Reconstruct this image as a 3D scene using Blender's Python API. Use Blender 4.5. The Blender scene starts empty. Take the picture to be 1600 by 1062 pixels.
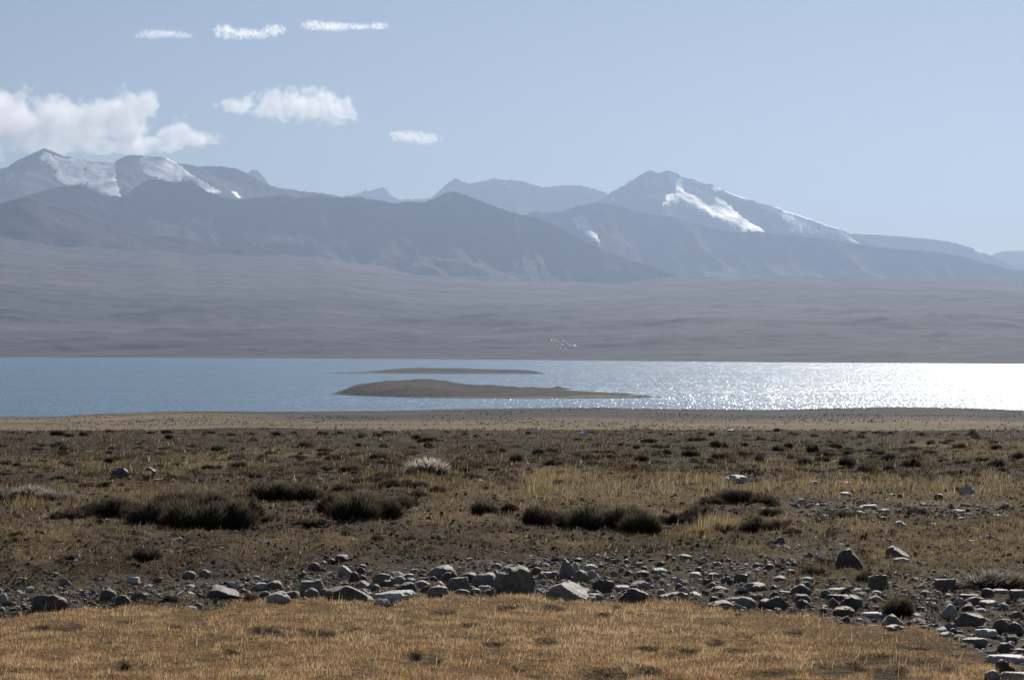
import bpy, bmesh, math, random
import numpy as np
from mathutils import Vector, Matrix, noise as mnoise

random.seed(7)
RNG = np.random.default_rng(7)
S = bpy.context.scene
COL = S.collection

# ------------------------------------------------------------------ camera, sky, sun, exposure
EYE = 1.6
F = 3465.0                       # focal length in photograph pixels (1600 wide)
cam = bpy.data.cameras.new('camera')
cam.sensor_width = 36.0
cam.lens = F / 1600.0 * 36.0
cam.clip_start = 0.1
cam.clip_end = 90000.0
cam_ob = bpy.data.objects.new('camera', cam)
COL.objects.link(cam_ob)
cam_ob.location = (0, 0, EYE)
cam_ob.rotation_euler = (math.radians(90), 0, 0)
S.camera = cam_ob

SUN_AZ = math.radians(17.0)      # to the right of the view axis
SUN_EL = math.radians(33.0)
w = bpy.data.worlds.new('World')
S.world = w
w.use_nodes = True
wn = w.node_tree.nodes
bg = wn['Background']
sky = wn.new('ShaderNodeTexSky')
sky.sky_type = 'NISHITA'
sky.sun_disc = False
sky.sun_elevation = SUN_EL
sky.sun_rotation = SUN_AZ
sky.altitude = 2500.0
sky.air_density = 1.0
sky.dust_density = 0.6
sky.ozone_density = 1.6
tint = wn.new('ShaderNodeMix'); tint.data_type = 'RGBA'; tint.blend_type = 'MULTIPLY'
tint.inputs[0].default_value = 1.0; tint.inputs[7].default_value = (1.15, 1.01, 0.93, 1)
w.node_tree.links.new(sky.outputs[0], tint.inputs[6])
w.node_tree.links.new(tint.outputs[2], bg.inputs[0])
bg.inputs[1].default_value = 0.054

sun = bpy.data.lights.new('sun', 'SUN')
sun.energy = 5.0
sun.angle = math.radians(0.5)
sun.color = (1.0, 0.93, 0.82)
sun_ob = bpy.data.objects.new('sun', sun)
COL.objects.link(sun_ob)
sdir = Vector((math.sin(SUN_AZ) * math.cos(SUN_EL), math.cos(SUN_AZ) * math.cos(SUN_EL), math.sin(SUN_EL)))
sun_ob.rotation_euler = sdir.to_track_quat('Z', 'Y').to_euler()
sun_ob.location = (20, -20, 60)

S.view_settings.view_transform = 'Standard'
S.view_settings.look = 'None'
S.view_settings.exposure = 0.3
S.view_settings.gamma = 1.0
S.view_settings.use_curve_mapping = False
S.render.engine = 'CYCLES'
S.cycles.use_denoising = True
S.cycles.max_bounces = 8
S.cycles.diffuse_bounces = 3
S.cycles.glossy_bounces = 2
S.cycles.transmission_bounces = 3
S.cycles.volume_bounces = 5
S.cycles.sample_clamp_indirect = 4.0

# ------------------------------------------------------------------ numpy noise
def _hash(ix, iy, seed):
    h = (ix.astype(np.int64) * 374761393 + iy.astype(np.int64) * 668265263 + seed * 1442695041) & 0xFFFFFFFF
    h = ((h ^ (h >> 13)) * 1274126177) & 0xFFFFFFFF
    h = ((h ^ (h >> 16)) * 2246822519) & 0xFFFFFFFF
    return (h ^ (h >> 15)) & 0xFFFFFFFF

def perlin(x, y, seed=0):
    x = np.asarray(x, float); y = np.asarray(y, float)
    x0 = np.floor(x); y0 = np.floor(y)
    fx = x - x0; fy = y - y0
    u = fx * fx * fx * (fx * (fx * 6 - 15) + 10)
    v = fy * fy * fy * (fy * (fy * 6 - 15) + 10)
    def g(ix, iy, dx, dy):
        a = _hash(ix, iy, seed) * (2 * math.pi / 4294967296.0)
        return np.cos(a) * dx + np.sin(a) * dy
    n00 = g(x0, y0, fx, fy); n10 = g(x0 + 1, y0, fx - 1, fy)
    n01 = g(x0, y0 + 1, fx, fy - 1); n11 = g(x0 + 1, y0 + 1, fx - 1, fy - 1)
    a = n00 + u * (n10 - n00); b = n01 + u * (n11 - n01)
    return (a + v * (b - a)) * 1.5

def fbm(x, y, octv=4, seed=0, gain=0.5):
    s = 0; a = 1.0; f = 1.0
    for k in range(octv):
        s = s + a * perlin(x * f + 13.7 * k, y * f - 7.3 * k, seed + k)
        a *= gain; f *= 2.03
    return s

def ridged(x, y, octv=4, seed=0, gain=0.5):
    s = 0; a = 1.0; f = 1.0; t = 0
    for k in range(octv):
        s = s + a * (1 - np.abs(perlin(x * f + 3.1 * k, y * f + 9.2 * k, seed + k)) * 1.6)
        t += a
        a *= gain; f *= 2.07
    return s / t

def sstep(a, b, x):
    t = np.clip((x - a) / (b - a), 0, 1)
    return t * t * (3 - 2 * t)

# ------------------------------------------------------------------ object helpers
def tag(o, label=None, cat=None, group=None, kind=None):
    if label: o['label'] = label
    if cat: o['category'] = cat
    if group: o['group'] = group
    if kind: o['kind'] = kind
    return o

def link(name, me, mat=None, parent=None):
    o = bpy.data.objects.new(name, me)
    COL.objects.link(o)
    if mat is not None and me is not None and not me.materials:
        me.materials.append(mat)
    if parent is not None: o.parent = parent
    return o

def np_mesh(name, verts, faces, smooth=True):
    verts = np.ascontiguousarray(verts, dtype=np.float32).reshape(-1, 3)
    faces = np.ascontiguousarray(faces, dtype=np.int32)
    n, k = faces.shape
    me = bpy.data.meshes.new(name)
    me.vertices.add(len(verts)); me.vertices.foreach_set('co', verts.ravel())
    me.loops.add(n * k); me.loops.foreach_set('vertex_index', faces.ravel())
    me.polygons.add(n); me.polygons.foreach_set('loop_start', np.arange(0, n * k, k, dtype=np.int32))
    me.polygons.foreach_set('use_smooth', np.full(n, smooth))
    me.update(calc_edges=True)
    return me

def grid_faces(nr, nc):
    i = np.arange(nr * nc).reshape(nr, nc)
    return np.stack([i[:-1, :-1], i[:-1, 1:], i[1:, 1:], i[1:, :-1]], -1).reshape(-1, 4)

def vattr(me, name, vals):
    a = me.attributes.new(name, 'FLOAT', 'POINT')
    a.data.foreach_set('value', np.ascontiguousarray(vals, dtype=np.float32).ravel())

def empty(name, loc=(0, 0, 0)):
    o = bpy.data.objects.new(name, None)
    o.empty_display_size = 0.1
    COL.objects.link(o); o.location = loc
    return o

# ------------------------------------------------------------------ material helpers
class NT:
    def __init__(s, name):
        s.m = bpy.data.materials.new(name); s.m.use_nodes = True
        s.t = s.m.node_tree; s.t.nodes.clear()
        s.out = s.n('ShaderNodeOutputMaterial')
    def n(s, typ, **kw):
        nd = s.t.nodes.new(typ)
        for k, v in kw.items(): setattr(nd, k, v)
        return nd
    def l(s, a, b): s.t.links.new(a, b)
    def val(s, sock, v):
        if hasattr(v, 'links') or isinstance(v, bpy.types.NodeSocket): s.l(v, sock)
        else: sock.default_value = v
    def math(s, op, a, b=0.0, c=None, clamp=False):
        nd = s.n('ShaderNodeMath', operation=op, use_clamp=clamp)
        s.val(nd.inputs[0], a); s.val(nd.inputs[1], b)
        if c is not None: s.val(nd.inputs[2], c)
        return nd.outputs[0]
    def noise(s, vec, scale, detail=4, rough=0.55, dist=0.0, dims='3D'):
        nd = s.n('ShaderNodeTexNoise', noise_dimensions=dims)
        s.l(vec, nd.inputs['Vector'])
        nd.inputs['Scale'].default_value = scale; nd.inputs['Detail'].default_value = detail
        nd.inputs['Roughness'].default_value = rough; nd.inputs['Distortion'].default_value = dist
        return nd.outputs['Fac']
    def coord(s, kind='Object', scale=(1, 1, 1)):
        c = s.n('ShaderNodeTexCoord'); mp = s.n('ShaderNodeMapping')
        s.l(c.outputs[kind], mp.inputs['Vector']); mp.inputs['Scale'].default_value = scale
        return mp.outputs[0]
    def ramp(s, fac, stops):
        r = s.n('ShaderNodeValToRGB'); s.l(fac, r.inputs[0])
        e = r.color_ramp.elements
        while len(e) < len(stops): e.new(0.5)
        for el, (p, c) in zip(e, stops):
            el.position = p; el.color = (*c, 1) if len(c) == 3 else c
        return r.outputs[0]
    def mix(s, fac, a, b, mode='MIX'):
        nd = s.n('ShaderNodeMix', data_type='RGBA', blend_type=mode)
        s.val(nd.inputs[0], fac)
        s.val(nd.inputs[6], a if not isinstance(a, tuple) else (*a, 1)); s.val(nd.inputs[7], b if not isinstance(b, tuple) else (*b, 1))
        return nd.outputs[2]
    def attr(s, name):
        a = s.n('ShaderNodeAttribute', attribute_name=name)
        return a.outputs['Fac']
    def bump(s, h, strength, dist):
        b = s.n('ShaderNodeBump'); s.l(h, b.inputs['Height'])
        b.inputs['Strength'].default_value = strength; b.inputs['Distance'].default_value = dist
        return b.outputs[0]
    def bsdf(s, color, rough=0.9, spec=0.2, normal=None):
        p = s.n('ShaderNodeBsdfPrincipled')
        s.val(p.inputs['Base Color'], color if not isinstance(color, tuple) else (*color, 1))
        s.val(p.inputs['Roughness'], rough)
        p.inputs['Specular IOR Level'].default_value = spec
        if normal is not None: s.l(normal, p.inputs['Normal'])
        return p.outputs[0]
    def done(s, sh): s.l(sh, s.out.inputs['Surface']); return s.m

# ------------------------------------------------------------------ photograph geometry: pixel column / row at a depth -> place
def PX(px, Y): return (px - 800.0) / F * Y
def PZ(py, Y): return EYE + (531.0 - py) / F * Y

LAKE_Z = -38.4

# ------------------------------------------------------------------ far terrain: plain and ranges
def poly(pts, x):
    p = np.array(pts, float)
    return np.interp(x, p[:, 0], p[:, 1])

def mat_rock_far():
    m = NT('mountain_rock')
    c = m.coord('Object')
    n1 = m.noise(c, 0.0016, 6, 0.6)
    n2 = m.noise(m.coord('Object', (1, 0.35, 0.6)), 0.009, 5, 0.65)
    col = m.ramp(m.math('ADD', m.math('MULTIPLY', n1, 0.6), m.math('MULTIPLY', n2, 0.4)),
                 [(0.32, (0.04, 0.036, 0.034)), (0.5, (0.062, 0.055, 0.05)), (0.66, (0.095, 0.083, 0.074))])
    col = m.mix(m.attr('foot'), col, m.ramp(n2, [(0.36, (0.035, 0.03, 0.028)), (0.5, (0.066, 0.053, 0.046)), (0.62, (0.115, 0.087, 0.07))]))
    bp = m.bump(m.noise(c, 0.012, 7, 0.65), 0.6, 25.0)
    return m.done(m.bsdf(col, 0.95, 0.1, bp))

def mat_snow():
    m = NT('glacier_snow')
    c = m.coord('Object')
    n = m.noise(c, 0.004, 6, 0.6)
    n2 = m.noise(m.coord('Object', (1, 0.25, 1)), 0.02, 4, 0.7)
    col = m.ramp(m.math('ADD', m.math('MULTIPLY', n, 0.5), m.math('MULTIPLY', n2, 0.5)),
                 [(0.36, (0.55, 0.55, 0.56)), (0.46, (0.80, 0.81, 0.83)), (0.58, (0.92, 0.92, 0.93))])
    bp = m.bump(m.noise(c, 0.01, 5, 0.6), 0.6, 25.0)
    return m.done(m.bsdf(col, 0.6, 0.3, bp))

def mat_plain():
    m = NT('far_plain_soil')
    st = m.noise(m.coord('Object', (0.14, 1, 1)), 0.0075, 6, 0.62, 0.4)
    pt = m.noise(m.coord('Object', (0.5, 1, 1)), 0.0011, 4, 0.55)
    col = m.ramp(m.math('ADD', m.math('MULTIPLY', st, 0.55), m.math('MULTIPLY', pt, 0.45)),
                 [(0.36, (0.026, 0.024, 0.025)), (0.5, (0.06, 0.05, 0.048)), (0.62, (0.12, 0.092, 0.078))])
    bp = m.bump(m.noise(m.coord('Object', (0.35, 1, 1)), 0.02, 5, 0.6), 0.7, 12.0)
    return m.done(m.bsdf(col, 0.95, 0.1, bp))

M_ROCK = mat_rock_far(); M_SNOW = mat_snow(); M_PLAIN = mat_plain()

def in_poly(px, py, P):
    P = np.array(P, float); r = np.zeros(px.shape, bool)
    j = len(P) - 1
    for i in range(len(P)):
        xi, yi = P[i]; xj, yj = P[j]
        if yi != yj:
            c = ((yi > py) != (yj > py)) & (px < (xj - xi) * (py - yi) / (yj - yi) + xi)
            r ^= c
        j = i
    return r

def mountain(name, label, crest, Yc, foot_z, front, back, nc, nr, seed, rough=1.0, slope=0.55, crest_rough=5.0, snow=(), bulge=None):
    """one range: a crest line at depth Yc, spurs and gullies falling towards the lake and away from it"""
    nc = int(nc * 0.85); nr = int(nr * 0.85)
    x0, x1 = crest[0][0], crest[-1][0]
    px = np.linspace(x0, x1, nc)
    X = PX(px, Yc)
    zc = PZ(poly(crest, px), Yc)
    jag = crest_rough * (fbm(X / 130.0, X * 0 + seed, 4, seed, 0.6) + 0.9 * fbm(X / 38.0, X * 0 + seed + 7, 2, seed + 3))
    t = np.linspace(0, 1, nr)
    kf = int(nr * 0.74)
    v = np.concatenate([-front * (1 - np.linspace(0, 1, kf)) ** 1.25, back * np.linspace(0, 1, nr - kf + 1)[1:] ** 1.2])
    XX, VV = np.meshgrid(X, v)
    meander = 0.12 * front * fbm(XX / 1500.0, XX * 0, 3, seed + 5)
    Yw = Yc + VV + meander * 0
    d = np.abs(VV)
    wx = XX + 160 * fbm(XX / 700.0, VV / 700.0, 3, seed + 9)
    rid = ridged(wx / 620.0 + 0.25 * VV / 620.0, VV / 1500.0, 5, seed + 20, 0.55)
    grow = 1 - np.exp(-d / 260.0)
    # the crest line softens down the slope
    k = np.exp(-0.5 * (np.arange(-30, 31) / 10.0) ** 2); k /= k.sum()
    zsm = np.convolve(np.pad(zc, 30, mode='edge'), k, 'valid')
    soft = np.exp(-d / 220.0)
    zcg = zsm[None] * (1 - soft) + zc[None] * soft + jag[None] * np.exp(-d / 45.0)
    # large side spurs: crest heights smeared along the slope
    fall = 1.22 * slope * d * (1.0 - 0.5 * np.clip(d / front, 0, 1))
    calm = np.zeros(XX.shape)
    zq = zcg - fall - rough * grow * 0.38 * 330.0
    for (slabel, P) in snow:
        m = in_poly(XX / (Yc + VV) * F + 800, 531 - (zq - EYE) / (Yc + VV) * F, P).astype(float)
        for _ in range(6):
            m[1:-1, 1:-1] = 0.2 * (m[1:-1, 1:-1] + m[:-2, 1:-1] + m[2:, 1:-1] + m[1:-1, :-2] + m[1:-1, 2:])
        calm = np.maximum(calm, m)
    gul = (1 - rid) * (1 - 0.9 * calm) + 0.38 * 0.9 * calm * (1 + 0.5 * fbm(XX / 300.0, VV / 420.0, 3, seed + 70))
    z = zcg - fall - rough * grow * gul * 330.0
    z = z - rough * 10 * (1 - 0.9 * calm) * np.minimum(1, d / 30) * (0.5 + fbm(XX / 90.0, VV / 90.0, 3, seed + 40))
    z = np.maximum(z, foot_z - 60 - d * 0.02)
    V = np.stack([XX, Yw, z], -1)
    me = np_mesh(name, V, grid_faces(nr, nc))
    vattr(me, 'foot', sstep(0.16, 0.55, d / front + 0.25 * (rid - 0.6)) * (VV < 0))
    o = link(name, me, M_ROCK)
    tag(o, label, kind='structure')
    for (slabel, P) in snow:
        qx = XX / Yw * F + 800; qy = 531 - (z - EYE) / Yw * F
        jit = 4.0 * fbm(XX / 120.0, VV / 120.0, 3, seed + 60)
        m = in_poly(qx + jit, qy + 0.7 * jit, P) & (VV <= 60) & (fbm(XX / 90.0, VV / 110.0, 3, seed + 63) > -0.95)
        fm = m[:-1, :-1] & m[:-1, 1:] & m[1:, 1:] & m[1:, :-1]
        if fm.sum() < 2: continue
        # a sheet of ice: gullies filled by smoothing, thin at its rim
        zs = z.copy()
        for _ in range(10):
            zs[1:-1, 1:-1] = 0.2 * (zs[1:-1, 1:-1] + zs[:-2, 1:-1] + zs[2:, 1:-1] + zs[1:-1, :-2] + zs[1:-1, 2:])
        zs = np.maximum(zs, z + 2.0) + 3.0
        zs = np.where(VV > -40, np.minimum(zs, z + 6), zs)
        cnt = np.zeros(z.shape); 
        cnt[:-1, :-1] += fm; cnt[:-1, 1:] += fm; cnt[1:, 1:] += fm; cnt[1:, :-1] += fm
        zz = np.where(cnt >= 4, zs, z + 1.0)
        idx = np.where(cnt > 0)
        remap = -np.ones(z.shape, int); remap[idx] = np.arange(len(idx[0]))
        g = grid_faces(nr, nc)[fm.ravel()]
        sv = np.stack([XX[idx], Yw[idx], zz[idx]], -1)
        sm = np_mesh('snow_field', sv, remap.ravel()[g])
        so = link('snow_field', sm, M_SNOW)
        tag(so, slabel, kind='structure', group='snow fields on the far peaks')
    return o

# alluvial plain beyond the lake
PLAIN_TOP = [(-900, 372), (-50, 372), (0, 370), (40, 380), (100, 390), (244, 390), (305, 400), (400, 402), (500, 402), (553, 412),
             (637, 427), (740, 434), (850, 440), (960, 442), (1020, 434), (1200, 432), (1400, 437), (1650, 441), (2600, 445)]
SHORE_FAR = [(-900, 555), (0, 558), (400, 559.5), (830, 562.5), (1200, 566), (1600, 568.5), (2600, 572)]

def shore_far_Y(px): return (EYE - LAKE_Z) * F / (poly(SHORE_FAR, px) - 531.0)

def build_plain():
    nc, nr = 620, 280
    px = np.linspace(-500, 2100, nc)
    t = np.linspace(0, 1, nr)
    Ys = shore_far_Y(px)
    Ye = 10500.0 + 500 * np.sin(px / 400)
    PXg, T = np.meshgrid(px, t)
    Y = Ys * (1 - T ** 1.25) + Ye * T ** 1.25 - 60 * (1 - T)
    X = PX(PXg, Y)
    zt = PZ(poly(PLAIN_TOP, px), Ye) + 12 * fbm(px / 140.0, px * 0 + 2.2, 3, 37)
    zl = LAKE_Z - 1.5
    s = np.clip((Y - Ys) / (Ye - Ys), -0.05, 1)
    sc = np.clip(s, 0, 1)
    prof = 0.62 * sc + 0.38 * sc ** 2.2
    z = zl + (zt - zl) * prof
    z = np.where(s < 0, zl - 2, z)
    edge = sstep(0, 0.06, sc)
    left = sstep(1100, 0, PXg)
    hum = fbm(X / 900.0, Y / 420.0, 5, 3, 0.55)
    hills = np.maximum(0, fbm(X / 900.0 + 3, Y / 700.0, 4, 11, 0.55) + 0.1)
    band = np.exp(-((s - 0.33) / 0.16) ** 2) + 0.45 * np.exp(-((s - 0.62) / 0.12) ** 2) + 0.25 * np.exp(-((s - 0.12) / 0.07) ** 2)
    z = z + edge * (9 * hum + (30 + 22 * left) * hills * band)
    wx = X + 120 * fbm(X / 500.0, Y / 500.0, 3, 61); wy = Y + 220 * fbm(X / 700.0 + 5, Y / 600.0, 3, 67)
    z = z + edge * 9.0 * np.maximum(0, fbm(wx / 420.0, wy / 300.0, 4, 31, 0.55))
    z = z + edge * 2.6 * fbm(wx / 75.0, wy / 60.0, 3, 51)
    z = z + 1.6 * np.exp(-(s / 0.02) ** 2) * fbm(X / 260.0, Y / 200.0, 4, 57)
    me = np_mesh('far_plain', np.stack([X, Y, z], -1), grid_faces(nr, nc))
    o = link('far_plain', me, M_PLAIN)
    tag(o, 'brown gravel plain rising gently from the far lake shore to the mountains', kind='structure')
build_plain()

# ------------------------------------------------------------------ ranges, near to far
mountain('foothill', 'bare brown foothill below the left snow massif',
         [(-420, 350), (-200, 338), (-60, 326), (0, 318), (22, 311), (42, 307), (60, 312), (75, 318), (110, 328), (150, 342), (200, 361), (240, 373), (290, 386), (340, 399), (420, 416), (480, 432)],
         11600, 250, 2300, 1200, 420, 110, 101, 0.42, 0.33, 2.0)
mountain('foothill', 'low dark foothill at the foot of the front ridge',
         [(180, 392), (230, 372), (262, 367), (300, 374), (330, 386), (365, 388), (400, 385), (430, 391), (470, 401), (520, 408), (600, 424)],
         11900, 250, 1500, 900, 260, 80, 111, 0.32, 0.33, 2.0)
mountain('mountain_range', 'dark hazy front ridge with a rounded dome peak in the middle',
         [(-420, 345), (-200, 330), (0, 318), (60, 300), (98, 291), (125, 289), (166, 306), (193, 308), (212, 292), (232, 280), (254, 280), (271, 286), (298, 281), (325, 300), (355, 310), (373, 312),
          (410, 308), (440, 304), (470, 310), (500, 305), (530, 309), (560, 308), (590, 313), (620, 317), (645, 315), (662, 316), (680, 310), (695, 302), (706, 299), (722, 302), (750, 315), (775, 323), (800, 331), (830, 338), (850, 345),
          (880, 357), (900, 368), (925, 381), (950, 393), (980, 404), (1010, 413), (1060, 430), (1120, 448)],
         14200, 280, 2000, 1200, 720, 130, 121, 0.6, 0.52, 5.0)
mountain('mountain_range', 'hazy blue lower ridge in front of the right snow peak',
         [(780, 350), (815, 338), (835, 330), (850, 333), (880, 330), (900, 322), (925, 317), (945, 316), (975, 323), (1000, 331), (1050, 338), (1100, 352), (1140, 361), (1195, 363), (1240, 367), (1280, 371), (1340, 381), (1400, 388),
          (1450, 392), (1500, 399), (1540, 410), (1580, 421), (1640, 426), (1900, 430), (2100, 432)],
         17000, 300, 2300, 1000, 640, 110, 131, 0.5, 0.455, 4.0,
         snow=[('small pale snow patch hanging on the lower ridge beside the dome peak', [(889, 340), (905, 333), (915, 338), (920, 349), (932, 359), (940, 366), (936, 384), (920, 376), (902, 358)])])
mountain('mountain_range', 'snow capped massif with two summits under the large cloud',
         [(-420, 300), (-250, 268), (-100, 285), (-40, 275), (0, 265), (15, 259), (30, 249), (50, 240), (70, 232), (82, 236), (95, 243), (115, 247), (140, 251), (160, 253), (178, 253), (190, 247), (205, 242), (220, 243), (240, 244), (258, 247), (275, 254),
          (290, 257), (310, 260), (340, 260), (352, 261), (370, 263), (385, 270), (400, 279), (430, 293), (470, 298), (510, 303), (540, 308), (600, 322), (640, 330)],
         17600, 400, 3000, 1200, 640, 120, 141, 0.55, 0.31, 6.0,
         snow=[('broad grey snow field under the pointed left summit', [(52, 249), (72, 236), (90, 244), (130, 250), (182, 250), (184, 285), (194, 310), (160, 306), (125, 290), (105, 293), (86, 280), (78, 262), (66, 250)]),
               ('curved snow field below the second rounded summit', [(212, 246), (240, 241), (262, 246), (280, 256), (300, 272), (330, 288), (348, 300), (338, 303), (318, 300), (300, 285), (285, 284), (262, 288), (240, 277), (224, 274)]),
               ('tiny bright snow strip on the right shoulder of the left massif', [(357, 295), (368, 298), (380, 312), (368, 313)])])
mountain('mountain_range', 'tall jagged snow peak right of centre with a long snowy shoulder',
         [(860, 345), (900, 330), (935, 314), (948, 304), (960, 298), (985, 284), (1000, 274), (1012, 266), (1020, 267), (1030, 271), (1040, 267), (1046, 266), (1056, 271), (1066, 277), (1085, 281), (1095, 285), (1110, 288), (1130, 297), (1150, 306), (1180, 315), (1200, 321), (1225, 329),
          (1250, 338), (1280, 348), (1310, 358), (1340, 370), (1370, 384), (1420, 396), (1500, 410)],
         20500, 450, 3200, 1300, 600, 120, 151, 0.7, 0.435, 8.0,
         snow=[('long glacier winding down the front of the tall right peak', [(1046, 268), (1064, 277), (1080, 286), (1104, 297), (1124, 310), (1142, 319), (1154, 332), (1160, 338), (1178, 349), (1196, 358), (1202, 366), (1165, 364), (1130, 353), (1103, 339), (1083, 327), (1062, 321), (1040, 321), (1030, 322), (1040, 306), (1054, 296), (1046, 284)]),
               ('sunlit snow ribbon along the falling right shoulder', [(1165, 309), (1190, 320), (1230, 328), (1270, 343), (1310, 357), (1352, 385), (1330, 380), (1300, 366), (1270, 368), (1240, 362), (1210, 360), (1200, 350), (1240, 355), (1215, 338), (1190, 328)]),
               ('thin snow line hanging just under the crest of the right shoulder', [(1058, 271), (1090, 283), (1130, 297), (1170, 312), (1176, 318), (1150, 312), (1112, 298), (1080, 287)]),
               ('short snow streak on the left flank of the tall peak', [(938, 316), (950, 311), (957, 300), (960, 310), (968, 313), (955, 318)]),
               ('thin snow streak below the twin summit', [(988, 297), (1014, 281), (1016, 289), (994, 303)])])
mountain('mountain_range', 'pale distant ridge behind the dome peak',
         [(640, 330), (672, 312), (685, 299), (700, 285), (713, 279), (722, 284), (735, 286), (752, 284), (770, 279), (785, 281), (800, 281), (820, 284), (832, 287), (848, 293), (870, 290), (900, 289), (915, 291), (935, 297), (950, 303), (1000, 320)],
         24000, 600, 2600, 1000, 320, 80, 161, 0.6, 0.55, 8.0,
         snow=[('narrow snow couloir on the pale distant ridge', [(789, 283), (798, 288), (800, 296), (813, 303), (816, 310), (806, 304), (792, 295)])])
mountain('mountain_range', 'tiny faint peaks showing in the gap of the skyline',
         [(470, 330), (520, 310), (545, 305), (560, 302), (571, 297), (576, 299), (588, 295), (597, 292), (604, 297), (612, 306), (625, 312), (650, 311), (665, 310), (690, 312), (720, 325)],
         26500, 700, 2000, 900, 240, 60, 171, 0.5, 0.6, 9.0)
mountain('mountain_range', 'small faint peak behind the right shoulder of the left massif',
         [(340, 310), (365, 290), (385, 272), (394, 265), (402, 266), (412, 277), (424, 292), (450, 310)],
         25500, 700, 2000, 900, 90, 50, 181, 0.5, 0.6, 5.0)
mountain('mountain_range', 'low hazy range running out at the right edge of the mountains',
         [(1240, 385), (1300, 371), (1330, 365), (1360, 366), (1400, 369), (1440, 372), (1480, 377), (1515, 386), (1545, 398), (1580, 412), (1640, 425), (1800, 440)],
         22500, 500, 2800, 1000, 320, 80, 191, 0.5, 0.5, 5.0,
         snow=[('little snow strip on the low range at the right', [(1512, 388), (1528, 389), (1544, 402), (1530, 402)])])
mountain('mountain_range', 'faint last ridge sloping up at the far right skyline',
         [(1480, 420), (1520, 410), (1548, 399), (1565, 393), (1600, 391), (1680, 380), (1800, 388), (1950, 380), (2100, 385)],
         27000, 600, 2600, 1000, 240, 60, 201, 0.5, 0.5, 6.0)

# ------------------------------------------------------------------ lake
def mat_water():
    m = NT('lake_water')
    c = m.coord('Object')
    big = m.noise(m.coord('Object', (0.25, 1, 1)), 0.01, 3, 0.5)
    nd = m.n('ShaderNodeTexNoise'); m.l(m.coord('Object', (1, 0.14, 1)), nd.inputs['Vector'])
    nd.inputs['Scale'].default_value = 0.95; nd.inputs['Detail'].default_value = 1.0
    sub = m.n('ShaderNodeVectorMath', operation='SUBTRACT'); m.l(nd.outputs['Color'], sub.inputs[0]); sub.inputs[1].default_value = (0.5, 0.5, 0.5)
    mul = m.n('ShaderNodeVectorMath', operation='MULTIPLY'); m.l(sub.outputs[0], mul.inputs[0]); mul.inputs[1].default_value = (1.5, 1.5, 0.0)
    add = m.n('ShaderNodeVectorMath', operation='ADD'); m.l(mul.outputs[0], add.inputs[0]); add.inputs[1].default_value = (0, 0, 1)
    nrm = m.n('ShaderNodeVectorMath', operation='NORMALIZE'); m.l(add.outputs[0], nrm.inputs[0])
    p = m.n('ShaderNodeBsdfPrincipled')
    m.l(m.ramp(big, [(0.35, (0.03, 0.095, 0.15)), (0.65, (0.04, 0.12, 0.18))]), p.inputs['Base Color'])
    m.l(m.math('MULTIPLY_ADD', m.noise(m.coord('Object', (0.12, 1, 1)), 0.012, 4, 0.6), 0.20, 0.15), p.inputs['Roughness'])
    p.inputs['IOR'].default_value = 1.33
    m.l(nrm.outputs[0], p.inputs['Normal'])
    return m.done(p.outputs[0])
M_WATER = mat_water()

def build_lake():
    nc = 160
    px = np.linspace(-600, 2200, nc)
    Yn = np.full(nc, 900.0); Yf = shore_far_Y(px) + 30
    t = np.linspace(0, 1, 40)[:, None]
    Y = Yn * (1 - t) + Yf * t
    X = PX(np.broadcast_to(px, Y.shape), Y)
    me = np_mesh('lake', np.stack([X, Y, np.full(Y.shape, LAKE_Z)], -1), grid_faces(40, nc))
    tag(link('lake', me, M_WATER), 'wind rippled blue lake glittering in the sun', kind='structure')
build_lake()

# ------------------------------------------------------------------ islands
def mat_island():
    m = NT('island_soil')
    n = m.noise(m.coord('Object', (0.35, 1, 1)), 0.05, 6, 0.65)
    col = m.ramp(n, [(0.35, (0.035, 0.028, 0.024)), (0.52, (0.062, 0.05, 0.04)), (0.68, (0.11, 0.085, 0.062))])
    pt = m.noise(m.coord('Object', (1, 0.5, 1)), 0.16, 4, 0.7)
    col = m.mix(m.math('MULTIPLY_ADD', pt, 9.0, -5.0, clamp=True), col, (0.022, 0.02, 0.015))
    ab = m.math('ADD', m.attr('above'), m.math('MULTIPLY', n, 0.8))
    col = m.mix(m.math('MULTIPLY', m.math('LESS_THAN', ab, 1.35), 0.75), col, (0.21, 0.18, 0.145))
    col = m.mix(m.math('LESS_THAN', ab, 0.72), col, (0.02, 0.018, 0.016))
    bp = m.bump(m.noise(m.coord('Object'), 0.3, 5, 0.65), 1.0, 2.2)
    return m.done(m.bsdf(col, 0.95, 0.1, bp))
M_ISL = mat_island()

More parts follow.
